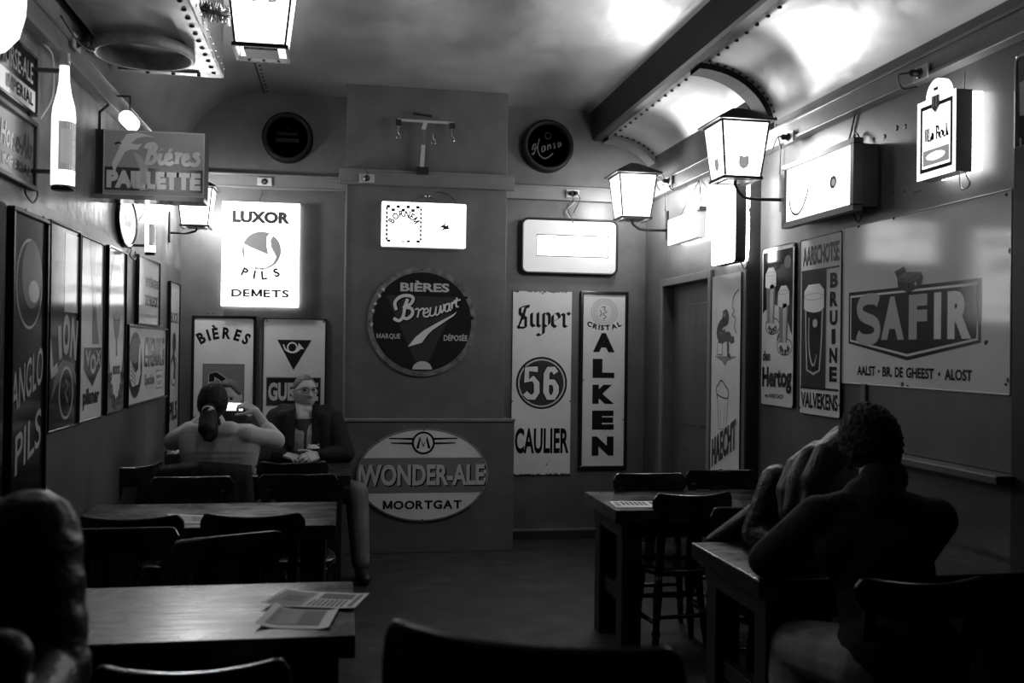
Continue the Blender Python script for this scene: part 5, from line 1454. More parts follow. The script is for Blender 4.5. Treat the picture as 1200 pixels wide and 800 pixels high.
# ================================================================== things on the tables
M_PAPER = mat('paper', 0.78, 0.6); M_INK = mat('paper_ink', 0.09, 0.6); M_INK2 = mat('paper_grey', 0.26, 0.6)
def menu(corners, label, kind, z=0.7515, lift=0.0):
    """corners in the view: far-left, far-right, near-right, near-left"""
    q = [at_z(x, y, z) for x, y in corners]
    c = sum(q, Vector()) / 4
    b = MB(); NX_, NY_ = 12, 6
    def P(u, v, dz=0.0):
        p = (q[0] * (1 - u) + q[1] * u) * (1 - v) + (q[3] * (1 - u) + q[2] * u) * v
        k = lift * (max(0, 0.35 - u) / 0.35) ** 2 + lift * 0.5 * (max(0, u - 0.8) / 0.2) ** 2
        return (p.x - c.x, p.y - c.y, z + k + dz - c.z)
    vs = [P(i / NX_, j / NY_) for j in range(NY_ + 1) for i in range(NX_ + 1)]
    fs = [(j * (NX_ + 1) + i, j * (NX_ + 1) + i + 1, (j + 1) * (NX_ + 1) + i + 1, (j + 1) * (NX_ + 1) + i) for j in range(NY_) for i in range(NX_)]
    b.add(vs, fs, M_PAPER, True)
    def R(u0, v0, u1, v1, m, dz=0.0012):
        n = 6; vs = []
        for k in range(n + 1):
            u = u0 + (u1 - u0) * k / n; vs += [P(u, v0, dz), P(u, v1, dz)]
        b.add(vs, [(2 * k, 2 * k + 2, 2 * k + 3, 2 * k + 1) for k in range(n)], m)
    if kind == 0:
        R(.05, .12, .42, .92, M_INK2); R(.14, .35, .36, .70, M_INK, 0.0016); R(.50, .10, .87, .44, M_INK)
        for k in range(8): R(.47 + .05 * k, .52, .495 + .05 * k, .92, M_INK)
        R(.90, .10, .95, .92, M_INK)
    elif kind == 1:
        R(.10, .14, .84, .86, M_INK2); R(.52, .20, .82, .82, M_INK, 0.0016)
        for k in range(5): R(.14, .22 + .12 * k, .18, .28 + .12 * k, M_INK, 0.0016)
    else:
        R(.04, .15, .14, .85, M_INK2)
        for k in range(6): R(.18 + .085 * k, .15, .235 + .085 * k, .7, M_INK)
        R(.74, .15, .97, .85, M_INK)
    o = b.build('menu_sheet', loc=c, recalc=False); tag(o, label, 'menu', 'menu sheets on the tables'); return o
menu([(336, 691), (433, 696), (416, 713), (304, 709)], 'upper menu sheet overhanging the nearest left table edge', 0, 0.757, 0.008)
menu([(323, 710), (398, 713), (385, 737), (298, 735)], 'lower menu sheet lying partly under the other on the nearest left table', 1, 0.7515, 0.012)
menu([(714, 587), (772, 587), (785, 594), (722, 594)], 'menu sheet on the table by the door', 2)
menu([(196, 602), (250, 604), (246, 613), (205, 612)], 'paper sheet seen between two chair backs on the middle left table', 1)

M_GLASS = mat('clear_glass', 0.9, 0.03)
gb = M_GLASS.node_tree.nodes['Principled BSDF']; gb.inputs['Transmission Weight'].default_value = 1.0; gb.inputs['IOR'].default_value = 1.45
M_BEER = mat('dark_beer', 0.04, 0.1); M_FOAM = mat('beer_foam', 0.6, 0.8)
def glass(p, label, k=1.0):
    r = empty('beer_glass', p, label=label, cat='glass')
    b = MB(); b.lathe([(0.001, 0.004), (0.028, 0.0), (0.034, 0.006), (0.036, 0.04), (0.040, 0.075), (0.036, 0.11), (0.033, 0.115), (0.0315, 0.11), (0.0375, 0.075), (0.0335, 0.04), (0.031, 0.014), (0.001, 0.012)], (0, 0, 0), M_GLASS, 24); b.build('bowl', parent=r)
    b = MB(); b.lathe([(0.001, 0.0145), (0.030, 0.0150), (0.0325, 0.035), (0.001, 0.035)], (0, 0, 0), M_BEER, 20); b.build('beer', parent=r)
    b = MB(); b.lathe([(0.001, 0.0355), (0.0325, 0.0355), (0.0328, 0.042), (0.001, 0.044)], (0, 0, 0), M_FOAM, 20); b.build('foam', parent=r)
    b = MB()
    for z_ in (0.050, 0.062, 0.086): b.lathe([(0.0385, z_), (0.0405, z_ + 0.003), (0.0385, z_ + 0.006)], (0, 0, 0), M_FOAM, 24)
    b.build('print_band', parent=r)
    r.scale = (k, k, k); return r
pg_ = at_z(367, 541, 0.751); pg_.z = 0.75; glass(pg_, 'short beer glass in front of the man in glasses', 1.1)
pg_ = at_z(1000, 672, 0.751); pg_.z = 0.75; glass((1.90, 3.60, 0.75), 'beer glass between the couple, almost hidden by the man', 1.0)
# napkin stand on the far table
pn = at_z(203, 546, 0.751)
root = empty('napkin_stand', (pn.x, pn.y, 0.75), label='dark stand with crumpled white napkins on the far left table by the wall', cat='napkin stand')
b = MB(); b.box((-0.05, -0.04, 0.0), (0.05, 0.04, 0.012), M_BLACKMAT); b.box((-0.05, -0.04, 0.012), (-0.044, 0.04, 0.10), M_BLACKMAT); b.box((0.044, -0.04, 0.012), (0.05, 0.04, 0.10), M_BLACKMAT); b.box((-0.044, 0.034, 0.012), (0.044, 0.04, 0.10), M_BLACKMAT); b.box((-0.044, -0.04, 0.012), (0.044, -0.034, 0.075), M_BLACKMAT); b.build('stand', parent=root, bevel=0.002)
b = MB(); N = 14; vs = []; fs = []
for j in range(6):
    for k in range(N):
        a = 2 * math.pi * k / N; r = 0.045 * (1 - (j / 5) ** 2 * 0.85) * random.uniform(0.75, 1.1); vs.append((r * math.cos(a), 0.7 * r * math.sin(a), 0.08 + 0.014 * j + random.uniform(-.004, .004)))
for j in range(5):
    for k in range(N): fs.append((j * N + k, j * N + (k + 1) % N, (j + 1) * N + (k + 1) % N, (j + 1) * N + k))
fs.append(tuple(range(5 * N, 6 * N))); b.add(vs, fs, M_PAPER); b.build('napkin', parent=root)
pq = at_z(291, 553, 0.752)
b = MB(); b.box((-0.045, -0.03, 0.0), (0.045, 0.03, 0.012), M_LIGHT); b.box((-0.018, -0.02, 0.012), (0.02, 0.015, 0.013), M_WHITEP)
o = b.build('card_packet', loc=(pq.x, pq.y + 0.06, 0.75), bevel=0.002); tag(o, 'small pale packet on the far left table beside the woman with a phone', 'packet')
# ================================================================== people
M_SKIN = mat('skin', 0.36, 0.48, var=0.06, scale=14, bump=0.05, bscale=60)
M_HAIRD = mat('dark_hair', 0.007, 0.6, spec=0.25, bump=0.8, bscale=90, stretch=(1, 1, 0.25))
M_HAIRB = mat('brown_hair', 0.06, 0.42, var=0.4, scale=40, bump=0.8, bscale=70, stretch=(1, 1, 0.12))
M_HAIRS = mat('short_hair', 0.07, 0.6, bump=0.6, bscale=120)
M_CURL = mat('curly_hair', 0.006, 0.7, bump=1.0, bscale=75)
M_LEATHER = mat('black_leather', 0.010, 0.42, bump=1.0, bscale=16, stretch=(1, 1, 1.6))
M_JACKET = mat('dark_jacket', 0.009, 0.75, spec=0.2, bump=0.9, bscale=18)
M_KNIT = mat('dark_knit', 0.009, 0.9, bump=0.7, bscale=30)
M_FUR = mat('dark_fleece', 0.010, 0.9, bump=1.0, bscale=55)
M_SHIRT = mat('pale_grey_shirt', 0.42, 0.85, bump=0.8, bscale=13, stretch=(1, 1, 0.6))
M_TEE = mat('grey_tee', 0.045, 0.9, bump=0.5, bscale=14)
M_JEANS = mat('faded_jeans', 0.12, 0.85, var=0.35, scale=7, bump=0.6, bscale=18)
M_JEANSL = mat('pale_jeans', 0.30, 0.85, var=0.15, scale=7, bump=0.7, bscale=16)
M_SHOE = mat('black_shoe', 0.012, 0.45)
M_EYE = mat('eye_dark', 0.02, 0.1)
M_SCREEN = glow('phone_screen', 2.5)


def sculpt(b, parent, base, name, voxel, m, smooth=3):
    """fuse the overlapping closed shapes of a builder into one continuous surface"""
    b.v = [tuple(Vector(v) - base) for v in b.v]
    me = bpy.data.meshes.new(name); me.from_pydata(b.v, [], b.f); me.update()
    bm = bmesh.new(); bm.from_mesh(me); bmesh.ops.recalc_face_normals(bm, faces=bm.faces); bm.to_mesh(me); bm.free()
    o = bpy.data.objects.new(name, me); COL.objects.link(o)
    r = o.modifiers.new('r', 'REMESH'); r.mode = 'VOXEL'; r.voxel_size = voxel; r.use_smooth_shade = True
    if smooth:
        s = o.modifiers.new('s', 'SMOOTH'); s.factor = 0.5; s.iterations = smooth
    dg = bpy.context.evaluated_depsgraph_get()
    me2 = bpy.data.meshes.new_from_object(o.evaluated_get(dg))
    o.modifiers.clear(); o.data = me2; bpy.data.meshes.remove(me)
    me2.materials.clear(); me2.materials.append(m)
    me2.polygons.foreach_set('use_smooth', [True] * len(me2.polygons))
    if parent is not None: o.parent = parent
    else: o.location = base
    return o


def gs(v, c, s): return math.exp(-((v - c) / s) ** 2)


def head_pt(d, k=1.0, nose=True, jaw=1.0):
    x, y, z = d.x * 0.074, d.y * 0.094, d.z * 0.116
    t = max(0.0, -d.z)
    x *= 1 - 0.30 * jaw * t ** 1.3 if t else 1
    if y < 0: y *= 1 - 0.38 * t
    else:
        y *= 0.96 + 0.06 * t
    if nose and d.y > 0:
        f = 1.0
        for sx in (-1, 1):
            y -= 0.012 * gs(x, sx * 0.031, 0.015) * gs(z, 0.010, 0.012)
            y += 0.004 * gs(x, sx * 0.040, 0.016) * gs(z, -0.022, 0.014)
        y += 0.005 * gs(z, 0.032, 0.010) * gs(x, 0, 0.045)
        pr = max(0.0, min(1.0, (0.022 - z) / 0.055)) if z > -0.036 else max(0.0, 1 - (-0.036 - z) / 0.010)
        y += 0.026 * gs(x, 0, 0.0105 + 0.004 * pr) * pr
        y += 0.006 * gs(x, 0, 0.022) * (gs(z, -0.057, 0.006) + gs(z, -0.070, 0.007)) - 0.003 * gs(x, 0, 0.024) * gs(z, -0.0635, 0.003)
        y += 0.008 * gs(x, 0, 0.020) * gs(z, -0.100, 0.014)
    return Vector((x, y, z)) * k


def sph_dirs(nu=72, nv=54):
    out = [Vector((0, 0, 1))]
    for i in range(1, nv):
        th = math.pi * i / nv
        for j in range(nu):
            ph = 2 * math.pi * j / nu; out.append(Vector((math.sin(th) * math.cos(ph), math.sin(th) * math.sin(ph), math.cos(th))))
    out.append(Vector((0, 0, -1)))
    fs = [(0, 1 + j, 1 + (j + 1) % nu) for j in range(nu)]
    for i in range(nv - 2):
        for j in range(nu):
            a = 1 + i * nu; c = a + nu; fs.append((a + j, c + j, c + (j + 1) % nu, a + (j + 1) % nu))
    l = len(out) - 1; a = 1 + (nv - 2) * nu
    fs += [(l, a + (j + 1) % nu, a + j) for j in range(nu)]
    return out, fs


class Head:
    def __init__(self, pos, yaw, pitch=0, roll=0, k=1.0, jaw=1.0):
        """yaw 0 looks to +Y; positive turns towards -X; pitch up positive"""
        self.R = Matrix.Rotation(math.radians(yaw), 3, 'Z') @ Matrix.Rotation(math.radians(pitch), 3, 'X') @ Matrix.Rotation(math.radians(roll), 3, 'Y')
        self.p = Vector(pos); self.k = k; self.jaw = jaw

    def W(self, v): return self.p + self.R @ (Vector(v) * self.k)

    def skin(self, b, neck_to=None, rn=0.055):
        ds, fs = sph_dirs(); b.add([self.p + self.R @ head_pt(d, self.k, True, self.jaw) for d in ds], fs, M_SKIN, True)
        for s in (-1, 1): b.ball(self.W((s * 0.074, -0.008, -0.004)), (0.010 * self.k, 0.019 * self.k, 0.031 * self.k), M_SKIN, 10, self.R @ Matrix.Rotation(s * 0.35, 3, 'Z'))
        if neck_to is not None: b.capsule(self.W((0, -0.022, -0.055)), neck_to, rn, rn * 1.08, M_SKIN, 18)

    def eyes(self, parent, base):
        for s in (-1, 1):
            b = MB(); b.ball(self.W((s * 0.031, 0.0735, 0.009)) - base, 0.0105 * self.k, M_EYE, 10); b.build('eye', parent=parent)

    def hair(self, parent, base, m, thick=0.012, front=0.055, side=0.0, back=-0.075, rough=0.004, vol=0.0, ear=True):
        ds, fs = sph_dirs(64, 48); rnd = random.Random(5); b = MB(); vs = []
        for d in ds:
            a = math.atan2(d.x, d.y)      # 0 front
            t = abs(a) / math.pi
            if t < 0.36: line = front + (side - front) * max(0, (t - 0.18) / 0.18) ** 1.0 if t > 0.18 else front
            else: line = side + (back - side) * (t - 0.36) / 0.64
            q = head_pt(d, 1.0, False, self.jaw)
            msk = max(0.0, min(1.0, (q.z - line) / 0.022 + 0.5)); msk = msk * msk * (3 - 2 * msk)
            n = Vector((d.x / 0.074, d.y / 0.094, d.z / 0.116)).normalized()
            th = (thick + vol * max(0, d.z) + rnd.uniform(-rough, rough)) * msk - 0.012 * (1 - msk)
            vs.append(self.p + self.R @ ((q + n * th) * self.k) - base)
        b.add(vs, fs, m, True); return b.build('hair', parent=parent)

    def glasses(self, parent, base):
        b = MB(); W_ = lambda v: self.W(v) - base
        for s in (-1, 1):
            pts = [W_((s * 0.034 + 0.025 * math.copysign(abs(math.cos(a)) ** 0.6, math.cos(a)), 0.099 - 0.008 * abs(s * 0.034 + 0.02 * math.cos(a)) / 0.05, 0.006 + 0.016 * math.copysign(abs(math.sin(a)) ** 0.7, math.sin(a)))) for a in [2 * math.pi * k / 22 for k in range(23)]]
            b.tube(pts, 0.0026, M_BLACK, 6)
            b.tube([W_((s * 0.060, 0.092, 0.014)), W_((s * 0.076, 0.045, 0.012)), W_((s * 0.080, -0.005, 0.010))], 0.0026, M_BLACK, 6)
        b.tube([W_((-0.010, 0.100, 0.010)), W_((0, 0.104, 0.013)), W_((0.010, 0.100, 0.010))], 0.0024, M_BLACK, 6)
        b.build('glasses', parent=parent)


def hand(b, wrist, fwd, back, thumb_side, curl=25, k=1.0, spread=0.0, tcurl=0.3):
    """palm and five separate bent fingers; back = direction the back of the hand faces; thumb_side = +1/-1 along side"""
    f = Vector(fwd).normalized(); u = Vector(back); u = (u - f * u.dot(f)).normalized(); s = f.cross(u) * thumb_side
    w = Vector(wrist)
    for i in range(4):
        o = (1.5 - i) * 0.0205 * k
        b.capsule(w + s * o * 0.6, w + f * 0.088 * k + s * o, 0.0165 * k, 0.0115 * k, M_SKIN, 12)
        p = w + f * (0.090 - 0.004 * abs(i - 1)) * k + s * o
        L = (0.070, 0.079, 0.073, 0.056)[i] * k; a = 0.0
        d0 = (f + s * ((1.5 - i) * (0.06 + spread))).normalized(); r = (0.0088, 0.0090, 0.0086, 0.0076)[i] * k
        for fr, c in ((0.46, 0.8), (0.31, 1.1), (0.23, 0.8)):
            a += math.radians(curl * c); d = d0 * math.cos(a) - u * math.sin(a)
            q = p + d * L * fr; b.capsule(p, q, r, r * 0.93, M_SKIN, 10); p = q; r *= 0.93
    p = w + f * 0.022 * k + s * 0.028 * k; r = 0.0125 * k
    b.capsule(w + f * 0.01 * k, p, 0.016 * k, 0.0145 * k, M_SKIN, 10)
    d = (f * 0.62 + s * 0.75 - u * 0.25).normalized()
    for L, c in ((0.044, 0.0), (0.034, tcurl), (0.026, tcurl)):
        d = (d + f * c - s * c * 0.5 - u * c * 0.4).normalized(); q = p + d * L * k; b.capsule(p, q, r, r * 0.86, M_SKIN, 10); p = q; r *= 0.86


def chain(b, pts, radii, m=M_SKIN):
    for (p, q, r0, r1) in zip(pts, pts[1:], radii, radii[1:]): b.capsule(p, q, r0, r1, m)


def torso(b, hip, chest, sl, sr, k=1.0, d=0.11, m=M_SKIN, yoke=0.05):
    """hip centre, chest centre, left and right shoulder joints"""
    hip, chest, sl, sr = map(Vector, (hip, chest, sl, sr)); sd = (sr - sl).normalized(); up = (chest - hip).normalized(); fw = up.cross(sd).normalized()
    R = Matrix((sd, fw, up)).transposed()
    w = (sr - sl).length / 2
    b.ball(hip + up * 0.02, (0.175 * k, 0.125 * k, 0.13 * k), m, 18, R)
    b.ball(hip.lerp(chest, 0.45), (0.152 * k, d * 1.02 * k, 0.17 * k), m, 18, R)
    b.ball(chest - up * 0.03, (w * 0.96, d * 1.12 * k, 0.19 * k), m, 18, R)
    mid = (sl + sr) / 2
    b.capsule(sl, sr, 0.062 * k, 0.062 * k, m); b.capsule(sl.lerp(mid, 0.5) , mid + up * yoke, 0.055 * k, 0.06 * k, m); b.capsule(sr.lerp(mid, 0.5), mid + up * yoke, 0.055 * k, 0.06 * k, m)


def shoe(parent, base, heel, toe, m=M_SHOE):
    b = MB(); h, t = Vector(heel), Vector(toe); b.capsule(h, h.lerp(t, 0.45), 0.040, 0.046, m); b.capsule(h.lerp(t, 0.45), t, 0.046, 0.036, m); b.capsule(h, h + Vector((0, 0, 0.05)), 0.042, 0.044, m)
    o = sculpt(b, parent, base, 'shoe', 0.008, m, 2); return o


def seat_chair(x, y, deg, label):
    dup(chair0, (x, y, 0), math.radians(deg), label, GL)


V = Vector
# ---- man in glasses at the far left table
hp = at_d(357, 460, 6.98)
base = V((hp.x - 0.0, 7.14, 0))
H = Head(hp, 180 + 24, 8, 0, 1.10, 0.45)
hip = V((hp.x + 0.01, 7.16, 0.545)); chest = V((hp.x + 0.02, 7.09, 0.90)); sl = V((hp.x - 0.185, 7.10, 1.035)); sr = V((hp.x + 0.195, 7.08, 1.03))
wl = at_d(333, 538, 6.74); wr = at_d(372, 541, 6.72); wl.z = 0.80; wr.z = 0.80
el = V((hp.x - 0.27, 6.93, 0.80)); er = V((hp.x + 0.29, 6.95, 0.80))
kn = at_y(418, 574, 6.78); kn.z = 0.55; ft = V((kn.x + 0.03, 6.62, 0.09))
kn2 = V((hip.x - 0.10, 6.70, 0.53)); ft2 = V((hip.x - 0.10, 6.66, 0.09))
b = MB(); H.skin(b, V((hp.x + 0.0, 7.06, 1.03)), 0.060); torso(b, hip, chest, sl, sr, 0.93)
chain(b, [sl, el, wl], [0.05, 0.042, 0.026]); chain(b, [sr, er, wr], [0.05, 0.042, 0.026])
chain(b, [hip + V((-0.09, 0, 0)), kn2, ft2], [0.08, 0.055, 0.035]); chain(b, [hip + V((0.09, 0, 0)), kn, ft], [0.08, 0.055, 0.035])
hand(b, wl, V((0.75, -0.65, -0.10)), V((0, -0.25, 1)), -1, 22); hand(b, wr, V((-0.5, -0.55, -0.02)), V((0.5, -0.5, 0.7)), 1, 28)
p4 = sculpt(b, None, base, 'person', 0.0048, M_SKIN, 2)
tag(p4, 'man in glasses and dark jacket sitting behind the beer glass, looking up to the right', 'person')
H.eyes(p4, base); H.glasses(p4, base); H.hair(p4, base, M_HAIRS, 0.0035, 0.070, 0.030, -0.05, 0.001)
b = MB(); torso(b, hip, chest - V((0, 0.005, 0)), sl * 0.6 + sr * 0.4, sr * 0.6 + sl * 0.4, 0.97, 0.105, M_TEE, -0.02); b.capsule(V((hp.x, 7.06, 0.98)), V((hp.x, 7.06, 1.02)), 0.074, 0.068, M_TEE)
sculpt(b, p4, base, 'tee_shirt', 0.009, M_TEE, 3)
b = MB()
for s_, S_, E_, Wr in ((-1, sl, el, wl), (1, sr, er, wr)):
    chain(b, [S_ + V((0, 0, 0.0)), E_, Wr.lerp(E_, 0.18)], [0.082, 0.068, 0.05])
    b.capsule(S_ * 0.75 + (sl + sr) / 2 * 0.25 + V((0, 0.02, 0.035)), hip + V((s_ * 0.14, 0.0, 0.04)), 0.075, 0.115, M_JACKET)
    b.capsule(V((hp.x + s_ * 0.085, 7.03, 1.085)), V((hp.x + s_ * 0.095, 6.975, 0.86)), 0.032, 0.036, M_JACKET)
    b.capsule(V((hp.x + s_ * 0.13, 7.02, 1.05)), V((hp.x + s_ * 0.15, 7.0, 0.84)), 0.055, 0.065, M_JACKET)
    b.capsule(V((hp.x + s_ * 0.09, 7.07, 1.09)), S_ + V((0, 0, 0.012)), 0.042, 0.070, M_JACKET)
b.ball(chest + V((0, 0.07, 0.0)), (0.21, 0.09, 0.24), M_JACKET, 18); b.capsule(V((hp.x - 0.08, 7.13, 1.10)), V((hp.x + 0.08, 7.13, 1.10)), 0.042, 0.042, M_JACKET)
sculpt(b, p4, base, 'jacket', 0.009, M_JACKET, 3)
b = MB(); b.ball(hip - V((0, 0, 0.01)), (0.185, 0.15, 0.115), M_JEANS, 18)
chain(b, [hip + V((0.09, 0, -0.01)), kn, ft + V((0, 0, 0.03))], [0.105, 0.082, 0.062]); chain(b, [hip + V((-0.09, 0, -0.01)), kn2, ft2 + V((0, 0, 0.03))], [0.105, 0.078, 0.06])
sculpt(b, p4, base, 'jeans', 0.009, M_JEANS, 3)
shoe(p4, base, V((ft.x, ft.y + 0.03, 0.045)), V((ft.x + 0.03, ft.y - 0.18, 0.040))); shoe(p4, base, V((ft2.x, ft2.y + 0.03, 0.045)), V((ft2.x, ft2.y - 0.16, 0.040)))
seat_chair(hip.x, 7.14, 180, 'chair under the man in glasses, hidden by the far left table')

# ---- man half hidden behind the phone
hp = at_d(269, 466, 6.86); base = V((hp.x, 7.14, 0)); H = Head(hp, 180 - 8, -10, 4, 1.0, 0.8)
hip = V((hp.x + 0.02, 7.18, 0.545)); chest = V((hp.x + 0.03, 7.10, 0.88)); sl = V((hp.x - 0.18, 7.08, 0.985)); sr = V((hp.x + 0.19, 7.08, 0.985))
wl = V((hp.x - 0.05, 6.74, 0.79)); wr = V((hp.x + 0.08, 6.72, 0.79)); el = V((hp.x - 0.27, 6.86, 0.82)); er = V((hp.x + 0.24, 6.88, 0.82))
b = MB(); H.skin(b, V((hp.x + 0.01, 7.07, 1.0)), 0.058); torso(b, hip, chest, sl, sr, 0.93); chain(b, [sl, el, wl], [0.05, 0.042, 0.026]); chain(b, [sr, er, wr], [0.05, 0.042, 0.026])
for s_ in (-1, 1): chain(b, [hip + V((0.09 * s_, 0, 0)), V((hip.x + 0.1 * s_, 6.68, 0.53)), V((hip.x + 0.1 * s_, 6.66, 0.06))], [0.085, 0.06, 0.04])
hand(b, wl, V((0.8, -0.5, 0)), V((0, 0, 1)), -1, 20); hand(b, wr, V((-0.8, -0.5, 0)), V((0, 0, 1)), 1, 20)
p3 = sculpt(b, None, base, 'person', 0.0048, M_SKIN, 2); tag(p3, 'man whose brow shows above the bright phone screen, seated behind the far left table', 'person')
H.eyes(p3, base); H.hair(p3, base, M_HAIRS, 0.007, 0.088, 0.030, -0.06, 0.002, 0.010)
b = MB(); torso(b, hip, chest, sl, sr, 1.10, 0.125); chain(b, [sl, el, wl.lerp(el, 0.2)], [0.085, 0.07, 0.05]); chain(b, [sr, er, wr.lerp(er, 0.2)], [0.085, 0.07, 0.05]); b.capsule(V((hp.x - 0.05, 7.08, 1.03)), V((hp.x + 0.07, 7.08, 1.03)), 0.06, 0.06, M_FUR)
sculpt(b, p3, base, 'fleece', 0.010, M_FUR, 2)
b = MB(); b.ball(hip - V((0, 0, 0.01)), (0.185, 0.15, 0.115), M_JACKET, 16)
for s_ in (-1, 1): chain(b, [hip + V((0.09 * s_, 0, 0)), V((hip.x + 0.1 * s_, 6.68, 0.53)), V((hip.x + 0.1 * s_, 6.66, 0.10))], [0.10, 0.078, 0.06])
sculpt(b, p3, base, 'trousers', 0.010, M_JACKET, 2)
for s_ in (-1, 1): shoe(p3, base, V((hip.x + 0.1 * s_, 6.69, 0.045)), V((hip.x + 0.1 * s_, 6.50, 0.04)))
seat_chair(hip.x, 7.16, 180, 'chair under the man behind the phone, hidden by the far left table')

# ---- woman taking a photo, from behind
hp = at_d(249, 473, 5.90); base = V((jc.location.x, jc.location.y, 0)); H = Head(hp, -3, -4, 2, 0.98, 1.0)
hip = V((hp.x + 0.0, 6.02, 0.555)); chest = V((hp.x + 0.02, 6.08, 0.80))
sl = at_d(225, 510, 5.86); sr = at_d(290, 510, 5.88); el = at_d(203, 517, 5.98); er = at_d(323, 516, 6.0); wl = at_d(236, 489, 6.12); wr = at_d(300, 482, 6.12)
b = MB(); H.skin(b, (sl + sr) / 2 + V((0, 0, 0.03)), 0.050); torso(b, hip, chest, sl, sr, 0.72, 0.10)
chain(b, [sl, el, wl], [0.044, 0.038, 0.024]); chain(b, [sr, er, wr], [0.044, 0.038, 0.024])
hand(b, wl, V((0.55, 0.15, 0.45)), V((-0.5, -0.5, 0.4)), 1, 30, 0.92)
hand(b, wr, V((-0.72, 0.10, 0.42)), V((0.35, -0.55, 0.75)), -1, 48, 0.95, 0.02, 0.1)
for s_ in (-1, 1): chain(b, [hip + V((0.09 * s_, 0, 0)), V((hip.x + 0.1 * s_, 6.48, 0.53)), V((hip.x + 0.1 * s_, 6.50, 0.06))], [0.085, 0.06, 0.04])
p2 = sculpt(b, None, base, 'person', 0.0048, M_SKIN, 2); tag(p2, 'woman with a dark ponytail and pale top seen from behind, raising a phone', 'person')
H.hair(p2, base, M_HAIRD, 0.016, 0.050, -0.035, -0.085, 0.003, 0.004)
b = MB(); W_ = lambda v: H.W(v)
chain(b, [W_((0.0, -0.09, -0.02)), W_((0.004, -0.125, -0.06)), W_((0.010, -0.135, -0.12)), W_((0.016, -0.125, -0.175)), W_((0.02, -0.12, -0.21))], [0.034, 0.046, 0.052, 0.050, 0.022], M_HAIRD); chain(b, [W_((0.0, -0.15, -0.09)), W_((0.012, -0.20, -0.15)), W_((0.02, -0.225, -0.20))], [0.045, 0.05, 0.024], M_HAIRD); b.ball(W_((0, -0.03, -0.065)), (0.066, 0.062, 0.07), M_HAIRD, 14); b.capsule(W_((0.05, -0.06, -0.10)), W_((0.07, -0.07, -0.15)), 0.016, 0.008, M_HAIRD)
sculpt(b, p2, base, 'ponytail', 0.006, M_HAIRD, 1)
b = MB(); c_ = W_((0.002, -0.128, -0.04)); b.v = []; b.tube([c_ + H.R @ V((0.030 * math.cos(a), -0.012, 0.022 * math.sin(a))) for a in [2 * math.pi * k / 18 for k in range(19)]], 0.007, M_WHITEP, 6); b.ball(c_ + H.R @ V((0.014, -0.035, 0.004)), (0.020, 0.008, 0.009), M_WHITEP, 8, H.R @ Matrix.Rotation(-0.7, 3, 'Y'))
b.v = [tuple(V(v) - base) for v in b.v]; b.build('hair_tie', parent=p2)
b = MB(); mid = (sl + sr) / 2
for z_, hw, r_, dy in ((mid.z, 0.165, 0.070, 0.02), (mid.z - 0.03, 0.158, 0.082, 0.02), (mid.z - 0.06, 0.148, 0.092, 0.02), (mid.z - 0.09, 0.137, 0.099, 0.02), (mid.z - 0.12, 0.126, 0.103, 0.025), (mid.z - 0.15, 0.118, 0.105, 0.03), (mid.z - 0.18, 0.105, 0.102, 0.03), (0.74, 0.090, 0.100, 0.03), (0.70, 0.082, 0.100, 0.03), (0.66, 0.080, 0.102, 0.03), (0.57, 0.085, 0.11, 0.03)):
    if z_ < 0.80: mid = V((mid.x - 0.012, mid.y, mid.z))
    b.capsule(V((mid.x - hw, mid.y + dy, z_)), V((mid.x + hw, mid.y + dy, z_)), r_, r_, M_SHIRT)
mid = (sl + sr) / 2
b.capsule(mid + V((-0.06, 0, 0.02)), mid + V((0.06, 0, 0.02)), 0.066, 0.066, M_SHIRT)
for S_, E_, Wr, t_ in ((sl, el, wl, 0.55), (sr, er, wr, 0.40)):
    chain(b, [S_, E_, E_.lerp(Wr, t_)], [0.064, 0.058, 0.043])
    for q in range(5):      # pushed-up folds
        c_ = E_.lerp(Wr, 0.02 + t_ * q / 5); b.ball(c_, 0.055 - 0.003 * q, M_SHIRT, 10)
        c_ = S_.lerp(E_, 0.35 + 0.13 * q); b.ball(c_, 0.062, M_SHIRT, 10)
sculpt(b, p2, base, 'top', 0.007, M_SHIRT, 5)
b = MB(); b.ball(hip - V((0, 0, 0.01)), (0.18, 0.15, 0.11), M_JEANS, 16)
for s_ in (-1, 1): chain(b, [hip + V((0.09 * s_, 0, 0)), V((hip.x + 0.1 * s_, 6.48, 0.53)), V((hip.x + 0.1 * s_, 6.50, 0.10))], [0.10, 0.075, 0.055])
sculpt(b, p2, base, 'jeans', 0.010, M_JEANS, 2)
for s_ in (-1, 1): shoe(p2, base, V((hip.x + 0.1 * s_, 6.47, 0.045)), V((hip.x + 0.1 * s_, 6.64, 0.04)))
# the phone, held level in front of her
pp = at_d(277, 477, 6.20)
root = empty('phone', pp, label='phone with a bright screen held up by the woman with a ponytail', cat='phone'); root.rotation_euler = (math.radians(52), 0, math.radians(-8))
b = MB(); b.box((-0.065, -0.034, -0.004), (0.065, 0.034, 0.004), M_BLACK); b.build('case', parent=root, bevel=0.002)
b = MB(); b.add([(-0.056, -0.029, 0.0046), (0.044, -0.029, 0.0046), (0.044, 0.029, 0.0046), (-0.056, 0.029, 0.0046)], [(0, 1, 2, 3)], M_SCREEN); b.build('screen', parent=root)
